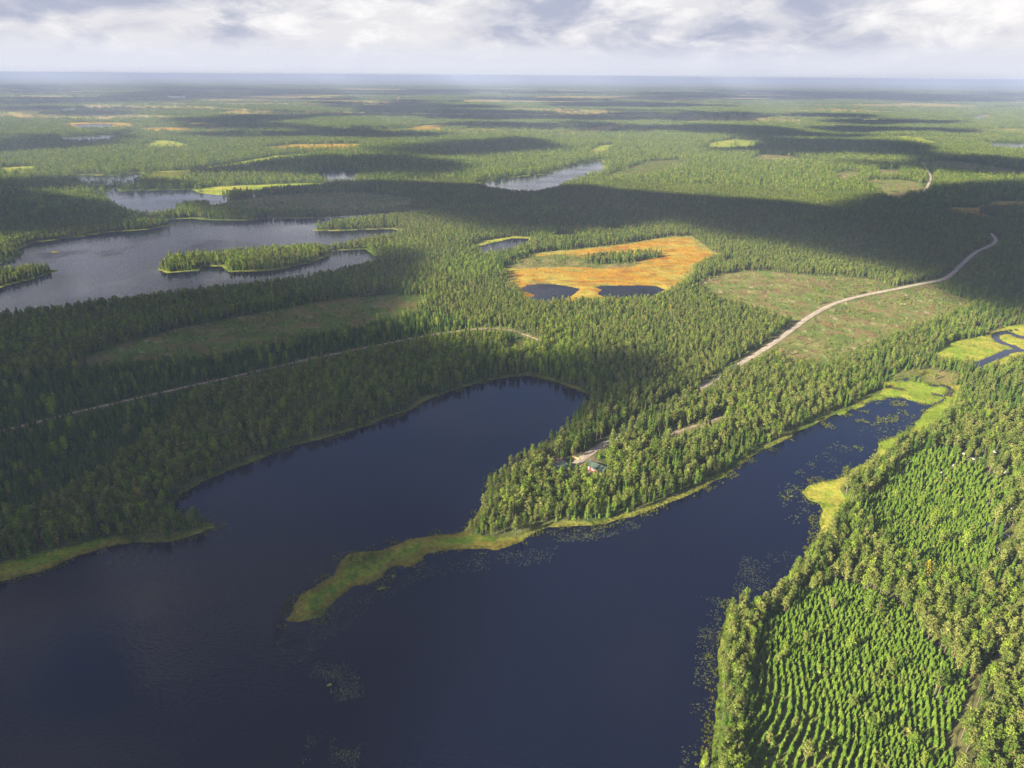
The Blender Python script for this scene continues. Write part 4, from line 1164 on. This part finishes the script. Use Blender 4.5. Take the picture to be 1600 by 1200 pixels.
def gable_house(name, label, at, ridge_dir, L, W, hw, hr, roof, front_sign, openings, dormers=0):
    e = bpy.data.objects.new(name, None); COL.objects.link(e)
    e.location = (at[0], at[1], 0.45); e.rotation_euler = (0, 0, math.atan2(ridge_dir[1], ridge_dir[0]))
    tag(e, label, 'house')
    def walls(bm):
        v = [bm.verts.new(p) for p in ((-L/2, -W/2, -.3), (L/2, -W/2, -.3), (L/2, W/2, -.3), (-L/2, W/2, -.3), (-L/2, -W/2, hw), (L/2, -W/2, hw), (L/2, W/2, hw), (-L/2, W/2, hw), (-L/2, 0, hr), (L/2, 0, hr))]
        for f in ((0, 1, 5, 4), (2, 3, 7, 6), (1, 2, 6, 9, 5), (3, 0, 4, 8, 7), (0, 3, 2, 1), (4, 5, 9, 8), (6, 7, 8, 9)):
            bm.faces.new([v[i] for i in f])
        for k in range(int(L / 1.4)):         # upright cover boards
            x = -L/2 + 0.5 + k * 1.4
            for s in (-1, 1): box(bm, (x, s * (W/2 + 0.012), hw/2 - .15), (0.07, 0.03, hw - .1))
        for sx in (-1, 1):
            for sy in (-1, 1): box(bm, (sx * (L/2 + .012), sy * (W/2 + .012), hw/2 - .15), (0.16, 0.16, hw), mi=1)
    link('wall', bm_mesh(name + '_wall', walls, [M_REDWALL, M_WHITE]), e)
    def rf(bm):
        ov = 0.55; t = 0.14
        sl = (hr - hw) / (W / 2)
        for s in (-1, 1):
            y0, z0 = 0.0, hr + 0.06; y1, z1 = s * (W/2 + ov), hw - ov * sl + 0.06
            a = [bm.verts.new(p) for p in ((-L/2-ov, y0, z0), (L/2+ov, y0, z0), (L/2+ov, y1, z1), (-L/2-ov, y1, z1), (-L/2-ov, y0, z0+t), (L/2+ov, y0, z0+t), (L/2+ov, y1, z1+t), (-L/2-ov, y1, z1+t))]
            for f in ((0, 1, 2, 3), (7, 6, 5, 4), (0, 4, 5, 1), (2, 6, 7, 3), (1, 5, 6, 2), (0, 3, 7, 4)): bm.faces.new([a[i] for i in f])
            n = int(L / 0.6)
            for k in range(n + 1):            # standing seams
                x = -L/2 - ov + 0.05 + k * (L + 2 * ov - .1) / n
                m = Matrix.Translation((x, (y0 + y1) / 2, (z0 + z1) / 2 + t + .02)) @ Matrix.Rotation(math.atan2(z1 - z0, y1 - y0), 4, 'X') @ Matrix.Diagonal((0.04, math.hypot(y1 - y0, z1 - z0) - .03, 0.05, 1))
                bmesh.ops.create_cube(bm, size=1.0, matrix=m)
        box(bm, (0, 0, hr + t + .08), (L + 2 * ov + .04, 0.24, 0.07))
        bmesh.ops.recalc_face_normals(bm, faces=bm.faces)
    R = link('roof', bm_mesh(name + '_roof', rf, [roof]), e)
    for (kind, side, pos, z, w, h) in openings:
        # side: -1/+1 long walls, 2 = gable end at +x, -2 = gable end at -x
        o = bpy.data.objects.new(kind, bm_mesh(kind, (lambda bm: box(bm, (0, 0, 0), (w, 0.10, h), bevel=.02)), [M_WHITE])); COL.objects.link(o); o.parent = e
        if abs(side) == 1: o.location = (pos, side * (W/2 + .05), z); o.rotation_euler = (0, 0, 0 if side < 0 else math.pi)
        else: o.location = (side / 2 * (L/2 + .05), pos, z); o.rotation_euler = (0, 0, math.pi / 2 if side > 0 else -math.pi / 2)
        if kind == 'window':
            def pn(bm):
                for sx in (-1, 1): box(bm, (sx * w * .23, -0.045, 0), (w * .36, 0.06, h * .76))
            link('pane', bm_mesh('pane', pn, [M_GLASS]), o)
        elif kind == 'door':
            link('handle', bm_mesh('handle', lambda bm: box(bm, (w * .36, -.08, 0), (.06, .07, .22)), [M_GLASS]), o)
    for k in range(dormers):
        s = front_sign
        sl = (hr - hw) / (W / 2)
        y = -s * W * 0.12
        m = Matrix.Translation((L * (0.12 + 0.12 * k), y, hr - abs(y) * sl + .27)) @ Matrix.Rotation(math.atan(sl) * (1 if y < 0 else -1), 4, 'X')
        def sk(bm, m=m):
            bmesh.ops.create_cube(bm, size=1.0, matrix=m @ Matrix.Diagonal((0.7, 0.9, 0.10, 1)))
        link('skylight', bm_mesh('skylight', sk, [M_GLASS]), R)
    return e

def build_cabins():
    a = G(868, 738.5); d = G(884, 731) - G(853, 742)
    d /= np.linalg.norm(d)
    gable_house('lodge', 'dark red lodge with a wide grey green roof among the pines on the point', a, d, 12.5, 7.5, 2.6, 4.9, M_ROOFGREY, 1,
                [('window', 2, -1.6, 1.4, 1.2, 1.1), ('door', 2, 1.2, 1.0, 1.0, 2.0), ('window', -1, -3.5, 1.4, 1.4, 1.1), ('window', -1, 0.5, 1.4, 1.4, 1.1), ('window', 1, 2.0, 1.4, 1.4, 1.1)], dormers=3)
    b = G(932, 735.5); d = G(944, 740) - G(919, 730); d /= np.linalg.norm(d)
    gable_house('cabin', 'long red cabin with a bright green roof and white front by the yard', b, d, 11.5, 5.2, 2.5, 4.0, M_ROOF, -1,
                [('door', -1, 4.2, 1.05, 1.9, 2.1), ('window', -1, 1.6, 1.4, 1.7, 1.2), ('window', -1, -0.8, 1.4, 1.9, 1.5), ('door', -1, -3.6, 1.0, 1.2, 2.0), ('window', 2, 0.0, 1.4, 1.0, 1.0)])
    # plank stack
    q = G(900, 717.5)
    def planks(bm):
        rnd = random.Random(3)
        for lay in range(4):
            for k in range(5):
                box(bm, (rnd.uniform(-.15, .15), (k - 2) * .26, .1 + lay * .14), (4.6, .23, .09), rz=rnd.uniform(-.015, .015))
        for xx in (-1.6, 0, 1.6): box(bm, (xx, 0, 0.0), (.12, 1.3, .1))
    o = link('plank_stack', bm_mesh('plank_stack', planks, [M_PLANK])); o.location = (q[0], q[1], .6); o.rotation_euler = (0, 0, -0.75)
    tag(o, 'pale yellow stack of fresh planks at the edge of the cabin yard', 'plank stack')
    # rowing boats
    def hull(bm, L=4.2, W=1.35, H=.5):
        rows = []
        for i in range(11):
            t = i / 10; w = W / 2 * (math.sin(math.pi * min(1, .12 + t * .88)) ** .6 if t < .97 else 0.06); rise = .18 * (2 * t - 1) ** 2
            x = (t - .5) * L; ring = []
            for (fy, fz) in ((-1, 1), (-.85, .45), (-.45, .05), (0, 0), (.45, .05), (.85, .45), (1, 1), (.92, 1), (.78, .5), (.4, .14), (0, .1), (-.4, .14), (-.78, .5), (-.92, 1)):
                ring.append(bm.verts.new((x, fy * w, fz * (H + rise))))
            rows.append(ring)
        for a_, b_ in zip(rows[:-1], rows[1:]):
            n = len(a_)
            for k in range(n): bm.faces.new((a_[k], a_[(k + 1) % n], b_[(k + 1) % n], b_[k]))
        bm.faces.new(rows[0]); bm.faces.new(rows[-1][::-1])
        bmesh.ops.recalc_face_normals(bm, faces=bm.faces)
    for p, rz, mat, lab in (((886, 745), -0.9, M_WHITE, 'white rowing boat lying among the pines below the lodge'), ((941.5, 740), -0.45, M_BOATGREY, 'grey green rowing boat on bare ground below the green roofed cabin')):
        q = G(*p)
        e = bpy.data.objects.new('rowing_boat', None); COL.objects.link(e); e.location = (q[0], q[1], .62); e.rotation_euler = (0, 0, rz)
        tag(e, lab, 'boat')
        link('hull', bm_mesh('hull', hull, [mat]), e)
        for xx in (-1.0, .3): link('seat', bm_mesh('seat', lambda bm: box(bm, (xx, 0, .36), (.26, 1.05, .04)), [M_GREYWOOD]), e)
    # parked car
    q = G(886.5, 722.5)
    e = bpy.data.objects.new('parked_car', None); COL.objects.link(e); e.location = (q[0], q[1], .58); e.rotation_euler = (0, 0, -.5)
    tag(e, 'dark car parked in the yard between lodge and cabin', 'car')
    def body(bm):
        prof = [(-2.15, .35), (-2.1, .75), (-1.75, .92), (-1.2, .98), (-.75, 1.42), (.75, 1.45), (1.55, .98), (2.1, .88), (2.2, .5), (2.15, .3)]
        L_ = [bm.verts.new((x, -.85 if z < 1.1 else -.66, z)) for x, z in prof]; R_ = [bm.verts.new((x, .85 if z < 1.1 else .66, z)) for x, z in prof]
        n = len(prof)
        for k in range(n): bm.faces.new((L_[k], L_[(k + 1) % n], R_[(k + 1) % n], R_[k]))
        bm.faces.new(L_[::-1]); bm.faces.new(R_); bmesh.ops.recalc_face_normals(bm, faces=bm.faces)
    link('body', bm_mesh('body', body, [M_CAR]), e)
    link('windscreen', bm_mesh('windscreen', lambda bm: bmesh.ops.create_cube(bm, size=1, matrix=Matrix.Translation((1.17, 0, 1.24)) @ Matrix.Rotation(.53, 4, 'Y') @ Matrix.Diagonal((.82, 1.22, .03, 1))), [M_GLASS]), e)
    for sx in (-1.35, 1.35):
        for sy in (-.8, .8):
            link('wheel', bm_mesh('wheel', lambda bm: bmesh.ops.create_cone(bm, cap_ends=True, segments=16, radius1=.33, radius2=.33, depth=.2, matrix=Matrix.Translation((sx, sy, .3)) @ Matrix.Rotation(math.pi / 2, 4, 'X')), [M_TYRE]), e)
build_cabins()

def build_rocks():
    for n, p in enumerate(ROCKS_PX):
        q = G(*p); r = np.random.default_rng(n + 5)
        def rk(bm):
            bmesh.ops.create_icosphere(bm, subdivisions=3, radius=1.0)
            off = r.uniform(0, 100, 3)
            for v in bm.verts:
                c = v.co
                k = 0.75 + 0.55 * float(fbm(np.array([c.x * 1.3 + off[0] + c.z]), np.array([c.y * 1.3 + off[1] - c.z]), 3)[0])
                v.co = Vector((c.x * k * 1.4, c.y * k, c.z * k * .45))
        o = link('boulder', bm_mesh('boulder', rk, [M_ROCK])); s = r.uniform(.9, 1.7)
        o.location = (q[0], q[1], .55); o.scale = (s, s, s); o.rotation_euler = (0, 0, r.uniform(0, 3.1))
        wh = 'in the lower part of the right edge stand' if p[1] > 780 else 'among the young pines near the right edge'
        tag(o, 'pale lichen covered boulder ' + wh, 'boulder', 'pale boulders ' + wh)
    # heap of cut branches and pale logs by the twin pines
    q = G(1478, 1096)
    def sticks(bm):
        rnd = random.Random(9)
        for k in range(46):
            L_ = rnd.uniform(1.2, 4.5); rad = rnd.uniform(.03, .11)
            m = Matrix.Translation((rnd.gauss(0, 1.7), rnd.gauss(0, 1.7), rnd.uniform(.05, .8))) @ Matrix.Rotation(rnd.gauss(-.7, .6), 4, 'Z') @ Matrix.Rotation(math.pi / 2 + rnd.gauss(0, .12), 4, 'Y') @ Matrix.Diagonal((1, 1, 1, 1))
            bmesh.ops.create_cone(bm, cap_ends=True, segments=5, radius1=rad, radius2=rad * .7, depth=L_, matrix=m)
    o = link('brush_pile', bm_mesh('brush_pile', sticks, [M_BRUSH])); o.location = (q[0], q[1], .6)
    tag(o, 'pale heap of cut branches and logs in the planted rows beside the twin pines', 'brush pile')
M_BRUSH = simple('cut_wood', (0.50, 0.44, 0.28), .9, .1, .35, 2)
build_rocks()

M_PAD = simple('lily_pad', (0.060, 0.070, 0.024), .6, .3, .3, .2)
M_REED = simple('dark_reed', (0.035, 0.032, 0.016), .9, .1, .3, .5)
def build_water_plants():
    r = np.random.default_rng(21)
    V = []; F = []
    def cloud(poly, n, smin, smax, thr):
        P = GP(poly); lo, hi = P.min(0), P.max(0)
        pts = r.uniform(lo, hi, (n, 2)); x, y = pts.T
        k = (sdf_poly(P, x, y, 1.0) > 0) & (water_here(x, y) > .6) & (fbm(x / 7, y / 7, 4) + .55 * (r.uniform(size=n) - .5) > thr + .09)
        for (a, b) in pts[k]:
            s = r.uniform(smin, smax); t = r.uniform(0, 6.28); o = len(V)
            el = r.uniform(.6, 1)
            for q in range(6):
                an = t + q * math.pi / 3 * .93
                V.append((a + math.cos(an) * s, b + math.sin(an) * s * el, .03 + .002 * (o % 7)))
            F.append(tuple(range(o, o + 6)))
    cloud([(440, 975), (530, 940), (600, 915), (660, 885), (720, 862), (800, 862), (880, 850), (860, 880), (760, 890), (660, 905), (590, 940), (520, 1000), (460, 1040), (430, 1010)], 14000, .1, .32, .52)
    cloud([(500, 1020), (560, 1040), (570, 1090), (500, 1100), (480, 1060)], 3500, .1, .3, .57)
    cloud([(480, 1140), (570, 1150), (560, 1200), (470, 1200)], 2500, .1, .25, .58)
    cloud([(1085, 930), (1140, 935), (1126, 970), (1120, 1050), (1117, 1130), (1110, 1200), (1060, 1200), (1085, 1050), (1090, 980)], 9000, .1, .32, .50)
    cloud([(1160, 870), (1230, 860), (1250, 870), (1200, 920), (1140, 930)], 4000, .1, .3, .57)
    cloud([(1210, 760), (1290, 700), (1340, 670), (1400, 640), (1440, 645), (1420, 665), (1360, 695), (1330, 725), (1250, 765), (1275, 800), (1270, 850), (1240, 860)], 16000, .15, .6, .57)
    cloud([(850, 830), (980, 815), (1010, 805), (1000, 825), (930, 845), (870, 848)], 5000, .12, .35, .52)
    cloud([(290, 790), (330, 800), (370, 825), (330, 850), (290, 850)], 1800, .1, .3, .58)
    cloud([(180, 860), (280, 855), (300, 870), (150, 895)], 1500, .1, .28, .58)
    me = mesh_from('lily_pads', np.array(V), F, [M_PAD])
    tag(link('lily_pads', me), 'scattered lily pads floating off the spit and the right bank', 'lily pads', kind='stuff')
    V = []; F = []
    def reeds(poly, n, hmax):
        P = GP(poly); lo, hi = P.min(0), P.max(0); pts = r.uniform(lo, hi, (n, 2)); x, y = pts.T
        k = (sdf_poly(P, x, y, 1.0) > 0) & (fbm(x / 5 + 9, y / 5, 3) > .42)
        for (a, b) in pts[k]:
            h = r.uniform(.4, hmax); t = r.uniform(0, 3.14); w = .035; o = len(V); l = r.normal(0, .12, 2)
            V.extend([(a - math.cos(t) * w, b - math.sin(t) * w, -.1), (a + math.cos(t) * w, b + math.sin(t) * w, -.1), (a + l[0], b + l[1], h)]); F.append((o, o + 1, o + 2))
    reeds([(437, 925), (450, 922), (455, 935), (448, 965), (440, 985), (436, 1005), (426, 1008), (427, 985), (437, 965)], 5200, 1.1)
    reeds([(525, 952), (560, 935), (600, 915), (640, 895), (646, 898), (610, 920), (570, 940), (530, 960)], 3600, .9)
    reeds([(445, 1003), (465, 996), (468, 1001), (447, 1008)], 900, .7)
    reeds([(1108, 1000), (1119, 985), (1120, 1060), (1116, 1130), (1110, 1190), (1100, 1190), (1108, 1100)], 5200, .8)
    me = mesh_from('reeds', np.array(V), F, [M_REED])
    tag(link('reeds', me), 'thin dark reed beds in the shallows off the spit tip and right bank', 'reeds', kind='stuff')
build_water_plants()


# ------------------------------------------------------------------ clouds: real bodies of mist above the land; their shadows darken the forest
def cloud_material(density):
    m, N = new_mat('cloud_mist')
    out = N.n('ShaderNodeOutputMaterial'); p = N.n('ShaderNodeVolumePrincipled')
    p.inputs['Color'].default_value = (0.93, 0.94, 0.97, 1); p.inputs['Density'].default_value = density
    p.inputs['Density Attribute'].default_value = ''; p.inputs['Anisotropy'].default_value = 0.2
    N.l(p.outputs[0], out.inputs['Volume'])
    return m
M_CLOUD = cloud_material(0.075)
M_THIN = cloud_material(0.045)
M_FARCLOUD = cloud_material(0.055)
SHADE = [  # outline of the shade on the ground (photo pixels), cloud height, edge softness (m), thickness
    ([(-500, 500), (0, 470), (200, 448), (420, 428), (560, 412), (660, 402), (680, 408), (690, 432), (655, 460), (630, 490), (672, 528), (765, 556), (850, 582), (930, 588), (1000, 576), (1050, 572), (1075, 590),
      (1050, 612), (985, 632), (905, 655), (840, 690), (790, 715), (745, 760), (730, 820), (770, 880), (720, 960), (640, 1100), (560, 1400), (-700, 1500), (-900, 900)], 900, 75, 32),
    ([(330, 322), (420, 300), (540, 290), (650, 286), (760, 290), (840, 292), (930, 294), (1000, 302), (1120, 310), (1230, 320), (1330, 332), (1380, 310), (1480, 292), (1700, 285), (1800, 400), (1700, 500), (1600, 480), (1520, 462),
      (1470, 432), (1390, 410), (1290, 388), (1200, 374), (1120, 352), (1060, 342), (1000, 352), (900, 360), (800, 356), (720, 338), (640, 328), (560, 340), (440, 342)], 900, 60, 32),
    ([(-300, 330), (60, 300), (150, 312), (240, 332), (240, 352), (100, 370), (-300, 400)], 900, 60, 32),
    ([(-100, 290), (140, 281), (300, 285), (330, 291), (200, 296), (-100, 310)], 1000, 60, 32),
    ([(300, 268), (420, 258), (560, 252), (760, 252), (770, 268), (640, 278), (460, 280), (340, 278)], 1200, 80, 32),
    ([(620, 240), (720, 222), (830, 220), (900, 232), (850, 244), (700, 250)], 1400, 90, 32),
    ([(1160, 236), (1230, 220), (1380, 220), (1500, 236), (1420, 246), (1260, 246)], 1400, 90, 32),
    ([(1320, 258), (1480, 252), (1700, 250), (1700, 282), (1560, 276), (1440, 268)], 1300, 90, 32),
    ([(-100, 235), (60, 214), (230, 206), (240, 218), (120, 236), (-100, 250)], 1500, 120, 32),
]
def build_clouds():
    rng = np.random.default_rng(77)
    polys = []
    for px, hh, soft, th in SHADE:
        polys.append((GP(px), hh, soft, th))
    # smaller cumulus over the far country
    for k in range(165):
        Y = 2600 + 9800 * rng.uniform() ** 0.85; X = rng.uniform(-.8, .8) * Y
        kx, ky = X - 3000, Y - 1780
        if 2000 < ky < 5600 and abs(kx) < .36 * ky + 350: continue     # the gap of blue sky ahead, mirrored in the lake
        a = rng.uniform(250, 620) * (0.6 + Y / 9000); b = a * rng.uniform(.35, .7)
        t = np.linspace(0, 6.283, 12, endpoint=False); kk = rng.uniform(.7, 1.25, 12); ro = rng.uniform(-.4, .4)
        x, y = np.cos(t) * a * kk, np.sin(t) * b * kk
        polys.append((np.stack([X + x * math.cos(ro) - y * math.sin(ro), Y + x * math.sin(ro) + y * math.cos(ro)], 1), rng.uniform(1500, 1900), 70 + .008 * Y, 32))
    for n, (P, hh, soft, th) in enumerate(polys):
        mid = hh + th * .4
        sh = SHADOW_DIR * (mid / math.tan(SUN_EL))
        P = P - sh[None, :]
        pad = soft
        lo, hi = P.min(0) - pad, P.max(0) + pad
        step = max(22.0, (hi - lo).max() / 150)
        gx = np.arange(lo[0], hi[0] + step, step); gy = np.arange(lo[1], hi[1] + step, step)
        X, Y = np.meshgrid(gx, gy)
        d = sdf_poly(P, X, Y, pad * 2.0)
        d = d + (fbm(X / (soft * 3) + n * 3.3, Y / (soft * 3) + n, 4) - .5) * soft * (1.3 if n < 4 else 3.6)
        t = sstep(d, -soft * .55, soft * .75)
        t[0, :] = t[-1, :] = 0; t[:, 0] = t[:, -1] = 0
        lump = 0.5 + 0.6 * (fbm(X / 160 + n, Y / 160 + 2 * n, 4) - 0.5)
        top = hh + th * t * (0.55 + 0.5 * lump); bot = hh - th * .22 * t * (0.6 + .8 * fbm(X / 110 + 5 * n, Y / 110, 3))
        on = t > 0.004
        cells = on[:-1, :-1] | on[1:, :-1] | on[:-1, 1:] | on[1:, 1:]
        ny, nx = X.shape
        idt = np.arange(nx * ny).reshape(ny, nx); idb = np.where(on, idt + nx * ny, idt)
        top = np.where(on, top, hh)
        V = np.concatenate([np.stack([X, Y, top], -1).reshape(-1, 3), np.stack([X, Y, np.where(on, bot, hh)], -1).reshape(-1, 3)])
        def quads(I, flip):
            q = np.stack([I[:-1, :-1], I[:-1, 1:], I[1:, 1:], I[1:, :-1]], -1)[cells]
            return q[:, ::-1] if flip else q
        F = np.concatenate([quads(idt, False), quads(idb, True)])
        u, inv = np.unique(F, return_inverse=True)
        me = mesh_from('cloud', V[u], inv.reshape(-1, 4), [M_THIN if n == 0 else (M_CLOUD if n < 4 else M_FARCLOUD)], smooth=True)
        tag(link('cloud', me), 'broken grey cloud drifting over the forest and lakes', 'cloud', 'clouds over the forest', kind='stuff')
build_clouds()

# ------------------------------------------------------------------ the air between here and the horizon
def build_haze():
    m, N = new_mat('pale_haze')
    out = N.n('ShaderNodeOutputMaterial'); p = N.n('ShaderNodeVolumePrincipled')
    p.inputs['Color'].default_value = (0.43, 0.51, 0.76, 1); p.inputs['Density'].default_value = 0.0001
    p.inputs['Density Attribute'].default_value = ''; p.inputs['Anisotropy'].default_value = 0.0
    N.l(p.outputs[0], out.inputs['Volume'])
    me = bm_mesh('haze', lambda bm: box(bm, (0, 24500, 99), (110000, 58000, 218)), [m])
    tag(link('haze', me), 'pale blue haze lying over the far forest towards the horizon', 'haze', kind='stuff')
build_haze()
